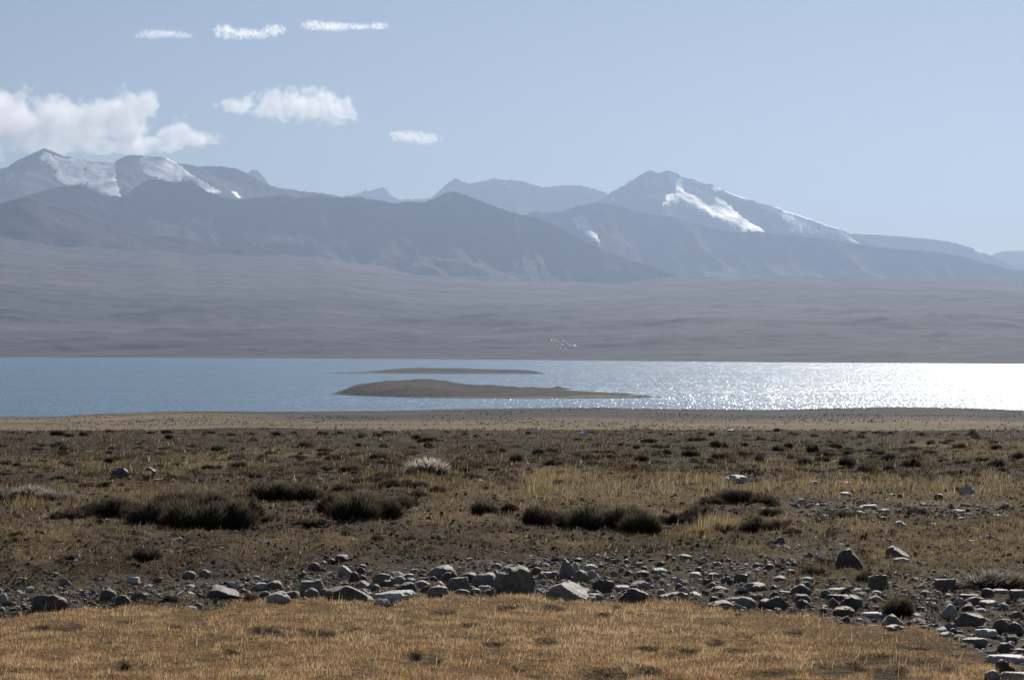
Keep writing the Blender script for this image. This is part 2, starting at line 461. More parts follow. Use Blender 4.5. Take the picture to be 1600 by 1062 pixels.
def island(name, label, top, base, Ymid, half, seed):
    """elongated island: ground outline between its two shore lines, dome profile across"""
    x0, x1 = top[0][0], top[-1][0]
    nc, nr = 260, 44
    px = np.linspace(x0, x1, nc)
    yb = poly(base, px)
    Yn = (EYE - LAKE_Z) * F / (yb - 531.0)
    yt = poly(top, px)
    tp = (px - x0) / (x1 - x0)
    width = half * np.clip(np.sin(np.pi * np.clip(tp, 0, 1)) ** 0.6, 0.02, 1)
    X0 = PX(px, Yn)
    t = np.linspace(0, 1, nr)[:, None]
    Y = Yn + t * 2 * width
    Yc = Yn + width
    h = np.maximum(PZ(yt, Yc) - LAKE_Z, 0.0)
    prof = np.sin(np.pi * t) ** 0.8
    X = np.broadcast_to(X0, Y.shape)
    z = LAKE_Z - 0.4 + (h + 0.4) * prof * (1 + 0.12 * fbm(X / 40, Y / 60, 4, seed)) + 0.5 * prof * fbm(X / 9, Y / 14, 3, seed + 4)
    z = np.where((t <= 0.001) | (t >= 0.999), LAKE_Z - 1.0, z)
    me = np_mesh(name, np.stack([X, Y, z], -1), grid_faces(nr, nc))
    vattr(me, 'above', z - LAKE_Z)
    tag(link(name, me, M_ISL), label, kind='structure')

island('island', 'larger brown island with a rounded left hump and a long right spit',
       [(517, 614.5), (525, 612), (540, 604), (560, 598.5), (590, 595), (620, 593.5), (645, 593), (680, 595), (705, 599), (730, 602), (770, 603), (800, 605.5), (840, 608), (880, 609), (900, 612), (940, 614), (985, 615), (1005, 618), (1038, 621)],
       [(517, 615.5), (560, 618), (640, 621), (700, 622), (800, 623), (900, 623), (1000, 622), (1038, 621.5)], 1600, 150, 301)
island('islet', 'low rocky islet peeping out behind the larger island',
       [(800, 607), (820, 604.5), (836, 605), (848, 605.5), (862, 606), (872, 603), (880, 605), (893, 607.5)],
       [(800, 608), (850, 608.5), (893, 608)], 1800, 25, 311)
island('island', 'farther low flat island, thin and dark across the lake',
       [(515, 582.3), (540, 581.3), (575, 580), (598, 577.5), (625, 575.3), (660, 575), (700, 575.5), (740, 576.5), (790, 577.5), (825, 578.3), (838, 580), (850, 583)],
       [(515, 583), (560, 583.2), (640, 583.8), (740, 584.2), (850, 584)], 2600, 140, 321)

# ------------------------------------------------------------------ shore plain between the field and the lake
SHORE_NEAR = [(-900, 655), (0, 651), (100, 650.5), (125, 648), (160, 646), (200, 645), (250, 643), (300, 642), (430, 643), (560, 642), (640, 641), (700, 639), (850, 637), (940, 636.5), (1000, 638), (1200, 640), (1330, 637), (1400, 635.5), (1500, 637), (1560, 639), (1600, 641), (2600, 650)]

def mat_shore():
    m = NT('shore_plain_soil')
    st = m.noise(m.coord('Object', (0.25, 1, 1)), 0.03, 5, 0.6, 0.3)
    far = m.attr('far'); lft = m.attr('left')
    dry = m.ramp(st, [(0.35, (0.085, 0.06, 0.032)), (0.5, (0.145, 0.105, 0.053)), (0.66, (0.21, 0.158, 0.08))])
    dark = m.ramp(st, [(0.35, (0.025, 0.02, 0.017)), (0.55, (0.042, 0.034, 0.028)), (0.7, (0.075, 0.06, 0.045))])
    f = m.math('ADD', far, m.math('MULTIPLY', m.math('SUBTRACT', st, 0.5), 1.2))
    col = m.mix(m.math('MULTIPLY_ADD', f, 2.2, -0.6, clamp=True), dry, dark)
    bp = m.bump(m.noise(m.coord('Object'), 0.5, 5, 0.6), 0.8, 0.6)
    return m.done(m.bsdf(col, 0.95, 0.1, bp))

def build_shore():
    nc, nr = 420, 150
    px = np.linspace(-700, 2300, nc)
    Ys = (EYE - LAKE_Z) * F / (poly(SHORE_NEAR, px) - 531.0)
    t = np.linspace(0, 1.08, nr)[:, None]
    Y = 320.0 + (Ys - 320.0) * t
    PXg = np.broadcast_to(px, Y.shape)
    X = PX(PXg, Y)
    ts = np.clip(t, 0, 1)
    z = -20.5 + (LAKE_Z + 20.5) * ts ** 0.9 + np.where(t > 1, -(t - 1) * 40, 0)
    fade = (1 - sstep(0.9, 1.0, t))
    z = z + fade * (0.7 * fbm(X / 90.0, Y / 120.0, 4, 401) + 0.25 * fbm(X / 12.0, Y / 25.0, 3, 405))
    me = np_mesh('shore_plain', np.stack([X, Y, z], -1), grid_faces(nr, nc))
    farv = sstep(0.52, 0.80, ts + 0.0 * X) * sstep(150, 700, PXg) + 0.55 * sstep(0.86, 0.98, ts + 0 * X)
    vattr(me, 'far', np.clip(farv, 0, 1)); vattr(me, 'left', sstep(900, 100, PXg))
    tag(link('shore_plain', me, mat_shore()), 'flat tan and brown plain along the near lake shore', kind='structure')
build_shore()


def build_shore_scrub():
    r = np.random.default_rng(71)
    n = 16000
    px = r.uniform(-300, 1900, n)
    Ys = (EYE - LAKE_Z) * F / (poly(SHORE_NEAR, px) - 531.0)
    t = 1 - r.random(n) ** 0.8 * 0.62
    t = np.minimum(t, 0.985)
    Y = 320.0 + (Ys - 320.0) * t; X = PX(px, Y)
    k = fbm(X / 60.0, Y / 120.0, 3, 411) > r.normal(0.0, 0.25, n)
    X, Y, t = X[k], Y[k], t[k]; n = len(X)
    z = -20.5 + (LAKE_Z + 20.5) * t ** 0.9 + (1 - sstep(0.9, 1.0, t)) * (0.7 * fbm(X / 90.0, Y / 120.0, 4, 401) + 0.25 * fbm(X / 12.0, Y / 25.0, 3, 405))
    h = r.uniform(0.12, 0.5, n); a = r.uniform(0, 6.28, n)
    V = []
    for q in range(3):
        aa = a + q * 2.1
        V.append(np.stack([X + np.cos(aa) * h * 1.1, Y + np.sin(aa) * h * 1.1, z - 0.05], -1))
    V.append(np.stack([X, Y, z + h], -1))
    V = np.stack(V, 1).reshape(-1, 3)
    Fc = (np.array([(0, 1, 3), (1, 2, 3), (2, 0, 3)])[None] + 4 * np.arange(n)[:, None, None]).reshape(-1, 3)
    me = np_mesh('shore_scrub', V, Fc, False)
    m = NT('shore_scrub_leaf')
    col = m.ramp(m.noise(m.coord('Object'), 0.05, 3), [(0.4, (0.04, 0.032, 0.024)), (0.6, (0.10, 0.075, 0.045))])
    tag(link('shore_scrub', me, m.done(m.bsdf(col, 0.95, 0.1))), 'sparse dry scrub speckling the plain by the near shore', kind='stuff')
build_shore_scrub()

# ------------------------------------------------------------------ haze: one box of thin air round everything on the ground
def build_haze():
    v = [(-13500, -900, -42.5), (13500, -900, -42.5), (13500, 29500, -42.5), (-13500, 29500, -42.5)]
    v += [(x, y, 1780.0) for x, y, z in v]
    me = np_mesh('haze', v, [(0, 3, 2, 1), (4, 5, 6, 7), (0, 1, 5, 4), (1, 2, 6, 5), (2, 3, 7, 6), (3, 0, 4, 7)], False)
    m = NT('haze_air')
    p = m.n('ShaderNodeVolumePrincipled')
    p.inputs['Color'].default_value = (0.34, 0.44, 0.63, 1)
    p.inputs['Density'].default_value = 5.1e-5
    p.inputs['Anisotropy'].default_value = 0.48
    m.l(p.outputs[0], m.out.inputs['Volume'])
    tag(link('haze', me, m.m), 'thin blue air over the lake and mountains', kind='stuff')
build_haze()

# ------------------------------------------------------------------ the field in front: height, zones
PROF = np.array([(-200, 0.3), (-20, 0.0), (0, 0), (10.4, 0), (14, 0), (17.5, -0.05), (23, -0.19), (34, -0.46), (50, -0.80), (60, -0.975), (65, -1.06), (70, -1.30), (80, -2.0), (120, -6.0), (200, -13.0), (340, -22.5)], float)
_ys = np.linspace(-200, 340, 5401)
_zs = np.interp(_ys, PROF[:, 0], PROF[:, 1])
_k = np.ones(41) / 41.0
_zs[40:-40] = np.convolve(_zs, _k, 'same')[40:-40]
def zb(Y): return np.interp(Y, _ys, _zs)
_yv = np.linspace(5, 66, 4000)
_pv = 531 + (EYE - zb(_yv)) / _yv * F
def gY(py): return np.interp(-np.asarray(py, float), -_pv, _yv)          # photograph row -> depth on the field
def gpy(Y): return 531 + (EYE - zb(Y)) / np.maximum(Y, 4) * F

TURF = [(-900, 1000), (-200, 968), (0, 961), (80, 951), (200, 944), (400, 934), (500, 931), (600, 933), (700, 930), (800, 928), (900, 932), (1000, 937), (1100, 943), (1200, 953), (1300, 966), (1400, 980), (1480, 996), (1540, 1018), (1600, 1048), (1800, 1100), (2600, 1150)]
STRIP = [(-900, 915), (0, 903), (200, 900), (300, 893), (500, 880), (700, 871), (850, 868), (950, 870), (1100, 876), (1180, 888), (1250, 900), (1320, 908), (1400, 896), (1480, 892), (1600, 885), (2600, 880)]
HOLES = [(500, 993, 30, 7), (560, 984, 8, 5), (590, 992, 16, 6), (613, 990, 9, 4), (690, 954, 24, 5), (792, 947, 22, 4), (732, 979, 18, 4), (848, 1006, 26, 9), (460, 985, 26, 5), (425, 990, 25, 5), (105, 984, 34, 7), (60, 983, 20, 4), (325, 981, 30, 6), (395, 988, 14, 5),
         (645, 1032, 14, 6), (675, 1038, 20, 9), (935, 1052, 55, 13), (1010, 1047, 30, 8), (860, 950, 18, 5), (940, 962, 12, 4), (1205, 1058, 70, 10), (1292, 1050, 42, 14), (1375, 1030, 34, 8), (1450, 1034, 34, 9), (1425, 1010, 28, 5),
         (1075, 1016, 18, 6), (1115, 1003, 18, 7), (1150, 1016, 20, 5), (1325, 1045, 30, 8), (1390, 1052, 30, 9), (1480, 1048, 24, 8), (1395, 985, 14, 5), (1010, 1010, 20, 5), (1480, 1020, 20, 6), (200, 972, 22, 4), (358, 1016, 16, 6), (1240, 988, 18, 5), (1130, 975, 16, 4), (1045, 985, 12, 3), (770, 1010, 16, 4)]
OCHRE = [(690, 800, 75, 22), (790, 775, 60, 14), (150, 805, 90, 22), (60, 830, 70, 16), (900, 772, 150, 16), (1110, 835, 60, 16), (1400, 866, 130, 22), (1350, 828, 200, 26), (1560, 860, 120, 30), (1200, 770, 200, 16), (1500, 780, 160, 18), (1330, 905, 80, 16), (1450, 880, 100, 18),
         (720, 770, 60, 12), (1230, 835, 60, 14), (330, 724, 70, 10), (100, 727, 110, 14), (500, 712, 90, 8), (1520, 703, 110, 14), (1250, 728, 90, 10), (240, 735, 60, 8), (430, 706, 60, 6), (1190, 868, 80, 14), (850, 790, 60, 12), (1010, 800, 70, 12), (1590, 830, 60, 24)]
OCHRE += [(900, 745, 140, 12), (1050, 775, 120, 14), (250, 768, 120, 10), (480, 850, 120, 14), (860, 850, 110, 12), (1290, 850, 120, 14), (60, 870, 80, 12)]
GREEN = [(45, 832, 40, 9), (150, 820, 40, 8), (330, 722, 60, 9), (110, 722, 80, 8), (1230, 800, 40, 10)]

def blobs(px, py, L):
    r = np.zeros(np.shape(px))
    for cx, cy, rx, ry in L:
        q = ((px - cx) / rx) ** 2 + ((py - cy) / ry) ** 2
        r = np.maximum(r, np.exp(-0.7 * q * q))
    return r

def zones(X, Y):
    """turf, stony, ochre, hole, green weights at a place of the field"""
    Yc = np.maximum(Y, 5.0)
    px = X / Yc * F + 800; py = gpy(Yc)
    n = fbm(X / 0.5, Y / 0.9, 3, 501)
    n2 = fbm(X / 2.2, Y / 4.0, 3, 505)
    turf = sstep(-4, 6, py - poly(TURF, px) + 9 * n + 9 * fbm(X / 0.9, Y / 2.0, 2, 509) - 2)
    strip = (1 - turf) * sstep(-8, 14, py - poly(STRIP, px) + 9 * n + 6 * n2)
    gravel = blobs(px, py, [(1150, 888, 95, 12), (1000, 765, 70, 8), (1340, 795, 120, 16), (1500, 795, 100, 12), (1280, 860, 60, 12), (1170, 765, 60, 8), (1230, 875, 50, 10)])
    stony = np.clip(np.maximum(strip, gravel * (1 - turf) * 0.9), 0, 1)
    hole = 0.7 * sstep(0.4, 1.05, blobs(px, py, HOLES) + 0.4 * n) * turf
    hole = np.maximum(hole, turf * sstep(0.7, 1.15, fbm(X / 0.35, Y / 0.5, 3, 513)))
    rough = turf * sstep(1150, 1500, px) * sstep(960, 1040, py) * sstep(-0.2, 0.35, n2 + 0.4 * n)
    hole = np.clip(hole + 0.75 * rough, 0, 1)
    och = np.clip(blobs(px, py, OCHRE) * (0.45 + 0.55 * sstep(-0.4, 0.3, n + 0.6 * n2)) + 0.45 * sstep(0.1, 0.6, n2) * sstep(690, 760, py), 0, 1) * (1 - turf)
    grn = blobs(px, py, GREEN)
    return turf, stony, och, hole, grn, px, py

def gz(X, Y):
    X = np.asarray(X, float); Y = np.asarray(Y, float)
    z = zb(Y)
    a = sstep(66, 90, Y)
    far = sstep(24, 45, Y)
    z = z + (1 - a) * ((0.020 + 0.03 * far) * fbm(X / 1.1, Y / 1.6, 4, 521, 0.5) + 0.008 * fbm(X / 0.16, Y / 0.16, 2, 541) + 0.03 * fbm(X / 6.0, Y / 9.0, 2, 551) * sstep(5, 25, Y))
    z = z + 1.6 * a * fbm(X / 40.0, Y / 40.0, 3, 561)
    t, s, o, h, g, px, py = zones(X, Y)
    z = z - 0.036 * h - 0.03 * s * (1 - a) + 0.012 * s * fbm(X / 0.09, Y / 0.12, 2, 571)
    mid = (1 - t) * (1 - s) * (1 - a)
    near = sstep(45, 25, Y)
    z = z + mid * (0.05 * np.abs(fbm(X / 0.42, Y / 0.55, 3, 581)) + near * 0.022 * fbm(X / 0.15, Y / 0.2, 2, 585))
    z = z + t * 0.010 * fbm(X / 0.24, Y / 0.3, 2, 591)
    return z

def mat_ground():
    m = NT('field_soil')
    c = m.coord('Object')
    n1 = m.noise(c, 3.0, 6, 0.65); n2 = m.noise(c, 22.0, 4, 0.65)
    f = m.math('ADD', m.math('MULTIPLY', n1, 0.5), m.math('MULTIPLY', n2, 0.5))
    soil = m.ramp(f, [(0.34, (0.030, 0.021, 0.014)), (0.5, (0.066, 0.047, 0.032)), (0.64, (0.145, 0.107, 0.073))])
    stony = m.ramp(f, [(0.36, (0.038, 0.029, 0.021)), (0.5, (0.09, 0.073, 0.055)), (0.64, (0.22, 0.187, 0.148))])
    ochre = m.ramp(f, [(0.36, (0.055, 0.039, 0.023)), (0.5, (0.13, 0.092, 0.048)), (0.64, (0.25, 0.18, 0.095))])
    turf = m.ramp(f, [(0.34, (0.10, 0.065, 0.032)), (0.55, (0.23, 0.145, 0.07)), (0.7, (0.35, 0.225, 0.11))])
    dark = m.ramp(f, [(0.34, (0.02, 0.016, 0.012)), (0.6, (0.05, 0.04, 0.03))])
    dark_soil = m.ramp(f, [(0.34, (0.022, 0.015, 0.010)), (0.5, (0.044, 0.031, 0.021)), (0.66, (0.10, 0.072, 0.047))])
    col = m.mix(m.attr('dark_soil'), soil, dark_soil)
    col = m.mix(m.attr('ochre'), col, ochre)
    col = m.mix(m.attr('stony'), col, stony)
    col = m.mix(m.attr('turf'), col, turf)
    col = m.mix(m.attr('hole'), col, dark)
    bp = m.bump(m.math('ADD', m.noise(c, 28.0, 5, 0.7), m.math('MULTIPLY', m.noise(c, 9.0, 3, 0.6), 1.5)), 1.0, 0.05)
    return m.done(m.bsdf(col, 0.95, 0.1, bp))

def build_ground():
    pys = np.linspace(1160, 673.2, 470)
    rows = np.concatenate([[-150, -60, -25, -10, -3, 0, 2, 4, 5.5, 6.6, 7.6], gY(pys)[gY(pys) > 8.3], np.linspace(65.6, 80, 30), np.geomspace(83, 335, 26)])
    rows = np.unique(np.round(rows, 4))
    ud = np.linspace(-0.285, 0.285, 640)
    uc = np.geomspace(0.30, 9.0, 22)
    u = np.concatenate([-uc[::-1], ud, uc])
    sc = np.maximum(rows, 7.0)
    Y = np.repeat(rows[:, None], len(u), 1)
    X = u[None, :] * sc[:, None]
    X = np.clip(X, -420, 420)
    z = gz(X, Y)
    me = np_mesh('ground', np.stack([X, Y, z], -1), grid_faces(len(rows), len(u)))
    t, s, o, h, g, px, py = zones(X, Y)
    vattr(me, 'turf', t); vattr(me, 'stony', s); vattr(me, 'ochre', np.clip(o, 0, 1)); vattr(me, 'hole', h)
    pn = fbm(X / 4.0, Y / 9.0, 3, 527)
    vattr(me, 'dark_soil', np.clip(0.85 * sstep(752, 726, py + 10 * pn) + 0.6 * sstep(0.0, 0.5, pn) * sstep(800, 850, py), 0, 1))  # darker soil tone over the upper band and in patches nearer by
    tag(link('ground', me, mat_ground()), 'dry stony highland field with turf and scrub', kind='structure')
build_ground()

# ------------------------------------------------------------------ grass and low cover
def mat_blade(name, base, transl=0.5):
    m = NT(name)
    t = m.attr('tint')
    stops = [(i / (len(base) - 1), c) for i, c in enumerate(base)]
    col = m.ramp(t, stops)
    d = m.n('ShaderNodeBsdfDiffuse'); m.l(col, d.inputs['Color'])
    tr = m.n('ShaderNodeBsdfTranslucent'); m.l(col, tr.inputs['Color'])
    mx = m.n('ShaderNodeMixShader'); mx.inputs[0].default_value = transl
    m.l(d.outputs[0], mx.inputs[1]); m.l(tr.outputs[0], mx.inputs[2])
    return m.done(mx.outputs[0])

def blades(name, label, X, Y, h, wd, tint, mat, lean=0.35, curve=True, lift=0.0, seed=1):
    r = np.random.default_rng(seed)
    n = len(X)
    z = gz(X, Y) + lift - 0.006
    a = r.uniform(0, 2 * math.pi, n)
    ld = r.uniform(0, 2 * math.pi, n); lm = np.abs(r.normal(0, lean, n))
    tip = np.stack([X + np.cos(ld) * lm * h + 0.10 * h, Y + np.sin(ld) * lm * h, z + h * np.cos(np.minimum(lm, 1.2))], -1)
    dx = np.cos(a) * wd / 2; dy = np.sin(a) * wd / 2
    b0 = np.stack([X - dx, Y - dy, z], -1); b1 = np.stack([X + dx, Y + dy, z], -1)
    V = np.stack([b0, b1, tip], 1).reshape(-1, 3)
    me = np_mesh(name, V, np.arange(3 * n).reshape(-1, 3), False)
    vattr(me, 'tint', np.repeat(tint, 3))
    return tag(link(name, me, mat), label, kind='stuff')

def sample(n, px0, px1, py0, py1, seed):
    r = np.random.default_rng(seed)
    py = r.uniform(py0, py1, n); Y = gY(py) ; px = r.uniform(px0, px1, n)
    return PX(px, Y), Y, r

TURF_COLS = [(0.07, 0.047, 0.026), (0.25, 0.157, 0.08), (0.50, 0.32, 0.16), (0.66, 0.465, 0.26), (0.80, 0.68, 0.48)]
FIELD_COLS = [(0.032, 0.024, 0.016), (0.11, 0.08, 0.047), (0.225, 0.173, 0.09), (0.37, 0.29, 0.16), (0.66, 0.57, 0.42)]
M_TURF = mat_blade('turf_blade', TURF_COLS, 0.5)
M_FIELD = mat_blade('field_blade', FIELD_COLS, 0.5)

def build_turf():
    X, Y, r = sample(330000, -230, 1830, 922, 1135, 11)
    t, s, o, h, g, px, py = zones(X, Y)
    k = (r.random(len(X)) < t * (1 - 0.88 * h) * (1 - 0.75 * sstep(0.35, 0.9, fbm(X / 0.17, Y / 0.22, 3, 603)))) 
    X, Y, h, t, px = X[k], Y[k], h[k], t[k], px[k]
    cl = fbm(X / 0.22, Y / 0.3, 3, 601); cl2 = fbm(X / 1.3, Y / 1.6, 2, 605)
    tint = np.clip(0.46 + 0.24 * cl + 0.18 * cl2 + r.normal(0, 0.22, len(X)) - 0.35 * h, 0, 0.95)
    hh = (0.021 + 0.010 * cl + 0.014 * r.random(len(X)) ** 2 + 0.005 * cl2) * (1 - 0.4 * h)
    hh = np.maximum(hh, 0.012)
    blades('turf_grass', 'short orange brown turf in front of the stones', X, Y, hh, r.uniform(0.0025, 0.005, len(X)), tint, M_TURF, 0.8, seed=21)
    # taller pale stems standing out of the turf
    X, Y, r = sample(2600, -230, 1830, 940, 1120, 12)
    t, s, o, h, g, px, py = zones(X, Y)
    k = (t > 0.8) & (r.random(len(X)) < sstep(-0.2, 0.5, fbm(X / 0.8, Y / 0.9, 2, 609)))
    X, Y = X[k], Y[k]
    blades('dry_grass', 'pale single grass stems standing above the turf', X, Y, r.uniform(0.045, 0.10, len(X)), r.uniform(0.002, 0.004, len(X)), r.uniform(0.6, 1.0, len(X)), M_TURF, 0.35, seed=22)
build_turf()

def build_field_grass():
    X, Y, r = sample(190000, -230, 1830, 676, 965, 13)
    t, s, o, h, g, px, py = zones(X, Y)
    dens = np.clip(0.36 + 0.95 * o * (0.45 + 0.55 * sstep(725, 765, py)), 0, 1) * (1 - t) * (1 - 0.5 * s)
    k = r.random(len(X)) < dens
    X, Y, o, px, py = X[k], Y[k], o[k], px[k], py[k]
    cl = fbm(X / 0.5, Y / 0.8, 3, 611)
    tint = np.clip(0.30 + 0.26 * o + 0.16 * cl + r.normal(0, 0.13, len(X)), 0, 1)
    hh = 0.028 + 0.03 * r.random(len(X)) * (1 + 0.5 * cl)
    hh = hh * np.clip(Y / 18.0, 0.8, 1.6)
    blades('field_grass', 'short dry ochre grass scattered over the field', X, Y, np.maximum(hh, 0.015), r.uniform(0.003, 0.006, len(X)) * np.clip(Y / 15, 1, 2.6), tint, M_FIELD, 0.5, seed=23)
    # brown cushions and litter: small leaf flakes lying at all angles
    X, Y, r = sample(360000, -230, 1830, 671, 962, 14)
    t, s, o, h, g, px, py = zones(X, Y)
    cl = fbm(X / 0.45, Y / 0.7, 3, 617)
    up = sstep(770, 725, py)
    clu = fbm(X / 1.1, Y / 2.4, 3, 619)
    k = r.random(len(X)) < (1 - t) * (1 - 0.6 * s) * (1 - 0.6 * o * (1 - 0.4 * up)) * sstep(-0.35, 0.35, cl * (1 - up) + up * (0.8 * clu + 0.15)) * (0.62 + 0.38 * up)
    X, Y, cl, py, up, clu = X[k], Y[k], cl[k], py[k], up[k], clu[k]
    tint = np.clip(0.04 + 0.05 * cl + np.abs(r.normal(0, 0.13, len(X))) + 0.6 * (r.random(len(X)) < 0.10) + 0.02 * up, 0, 1)
    hh = r.uniform(0.018, 0.05, len(X)) * np.clip(Y / 20, 0.9, 1.7) * (1 + 0.9 * up * np.maximum(0, clu))
    blades('ground_cover', 'low dark brown twiggy ground cover between the shrubs', X, Y, hh, r.uniform(0.006, 0.015, len(X)) * np.clip(Y / 18, 1, 2.2), tint, M_FIELD, 0.95, seed=24)
    # golden feather grass on the low rise
    bands = [(840, 1640, 762, 8, 1.0, 16000), (830, 905, 758, 7, 1.2, 3500), (560, 770, 755, 8, 0.8, 5000), (20, 130, 783, 8, 0.9, 3000), (380, 640, 770, 9, 0.55, 7000), (210, 400, 783, 9, 0.7, 5500), (1640, 1900, 764, 8, 1.0, 6000), (-300, 20, 778, 10, 0.8, 5000), (1085, 1125, 833, 4, 1.0, 700), (1030, 1090, 838, 4, 0.6, 700)]
    XS = []; YS = []; HS = []; TS = []
    rr = np.random.default_rng(15)
    for (a, b, cy, sy, hm, n) in bands:
        px = a + (b - a) * np.clip(rr.beta(1.6, 1.6, n), 0, 1) if b - a < 300 else np.where(rr.random(n) < 0.15, a - 40 + 90 * rr.random(n) ** 0.5, rr.uniform(a, b, n)); py = np.clip(rr.normal(cy, sy, n), 700, 1000); Y = gY(py); X = PX(px, Y)
        cl = fbm(X / 0.5, Y / 1.0, 3, 631)
        k = rr.random(n) < sstep(-0.25, 0.6, cl + 0.5 * fbm(X / 1.6, Y / 3.0, 2, 637))
        X, Y, cl = X[k], Y[k], cl[k]
        XS.append(X); YS.append(Y); HS.append(hm * (0.06 + 0.08 * rr.random(len(X)) + 0.05 * cl))
        base = 0.62 if a in (840, 830, 1640, 1085) else (0.48 if a in (560, 20, -300, 1030) else 0.24)
        TS.append(np.clip(base + rr.normal(0, 0.16, len(X)), 0, 1))
    X = np.concatenate(XS); Y = np.concatenate(YS); H = np.concatenate(HS); T = np.concatenate(TS)
    blades('feather_grass', 'taller golden feather grass along the low rise', X, Y, np.maximum(H, 0.03), rr.uniform(0.006, 0.012, len(X)), T, M_FIELD, 0.28, seed=25)
build_field_grass()

# ------------------------------------------------------------------ stones
def mat_stone(name, a, b, c):
    m = NT(name)
    co = m.coord('Object')
    oi = m.n('ShaderNodeObjectInfo')
    off = m.n('ShaderNodeVectorMath', operation='ADD'); m.l(co, off.inputs[0]); m.l(oi.outputs['Location'], off.inputs[1])
    v = off.outputs[0]
    f = m.math('ADD', m.math('MULTIPLY', m.noise(v, 7, 6, 0.7), 0.6), m.math('MULTIPLY', m.noise(v, 40, 3, 0.7), 0.4))
    col = m.ramp(f, [(0.38, a), (0.5, b), (0.6, c)])
    sp = m.n('ShaderNodeTexVoronoi'); m.l(v, sp.inputs['Vector']); sp.inputs['Scale'].default_value = 26
    lich = m.math('LESS_THAN', sp.outputs['Distance'], 0.16)
    lm = m.math('MULTIPLY', lich, m.math('GREATER_THAN', m.noise(v, 6, 2), 0.52))
    col = m.mix(m.math('MULTIPLY', lm, 0.55), col, (0.30, 0.29, 0.25))
    bp = m.bump(m.noise(v, 30, 7, 0.72), 1.0, 0.022)
    return m.done(m.bsdf(col, 0.52, 0.5, bp))
STONE = {
    'dark': mat_stone('dark_stone', (0.047, 0.040, 0.033), (0.105, 0.091, 0.077), (0.23, 0.205, 0.175)),
    'grey': mat_stone('grey_stone', (0.13, 0.117, 0.10), (0.255, 0.232, 0.203), (0.44, 0.405, 0.36)),
    'brown': mat_stone('brown_stone', (0.09, 0.067, 0.049), (0.19, 0.147, 0.11), (0.34, 0.28, 0.22)),
    'pale': mat_stone('pale_stone', (0.30, 0.277, 0.245), (0.51, 0.475, 0.43), (0.70, 0.665, 0.61)),
    'white': mat_stone('white_stone', (0.53, 0.505, 0.465), (0.77, 0.745, 0.705), (0.88, 0.86, 0.825)),
}

def stone_mesh(kind, seed, sub=3):
    """unit stone about 1 wide, 1 deep, 1 high, centred on its footprint"""
    r = random.Random(seed)
    bm = bmesh.new()
    bmesh.ops.create_icosphere(bm, subdivisions=sub, radius=1.0)
    planes = []
    ncut = {'round': 3, 'angular': 9, 'slab': 5, 'wedge': 7, 'tall': 7, 'block': 8}[kind]
    for _ in range(ncut):
        d = Vector((r.gauss(0, 1), r.gauss(0, 1), r.gauss(0.1, 0.8))).normalized()
        planes.append((d, r.uniform(0.66, 0.9) if kind != 'round' else r.uniform(0.82, 0.95)))
    if kind == 'slab': planes.append((Vector((r.uniform(-.12, .12), r.uniform(-.12, .12), 1)).normalized(), 0.5))
    if kind == 'wedge': planes.append((Vector((0.75, r.uniform(-.2, .2), 0.75)).normalized(), 0.45))
    if kind == 'block':
        for d in ((1, 0, 0.1), (-1, 0.1, 0), (0.1, -1, 0.12), (0, 0.1, 1)): planes.append((Vector(d).normalized(), 0.68))
    off = Vector((seed * 3.7, seed * 1.3, seed * 2.1))
    for v in bm.verts:
        p = v.co.copy()
        for d, k in planes:
            e = p.dot(d) - k
            if e > 0: p -= d * e * 0.92
        n1 = mnoise.noise(p * 1.6 + off); n2 = mnoise.fractal(p * 4.0 + off, 1.0, 2.0, 3)
        v.co = p * (1 + 0.17 * n1 + 0.07 * n2)
    xs = [v.co.x for v in bm.verts]; ys = [v.co.y for v in bm.verts]; zs = [v.co.z for v in bm.verts]
    sx, sy, sz = max(xs) - min(xs), max(ys) - min(ys), max(zs) - min(zs)
    cx, cy = (max(xs) + min(xs)) / 2, (max(ys) + min(ys)) / 2
    zmin = min(zs)
    for v in bm.verts:
        v.co = Vector(((v.co.x - cx) / sx, (v.co.y - cy) / sy, (v.co.z - zmin) / sz))
    me = bpy.data.meshes.new('stone')
    bm.to_mesh(me); bm.free()
    me.polygons.foreach_set('use_smooth', [True] * len(me.polygons))
    try: me.set_sharp_from_angle(angle=math.radians(32))
    except Exception: pass
    return me

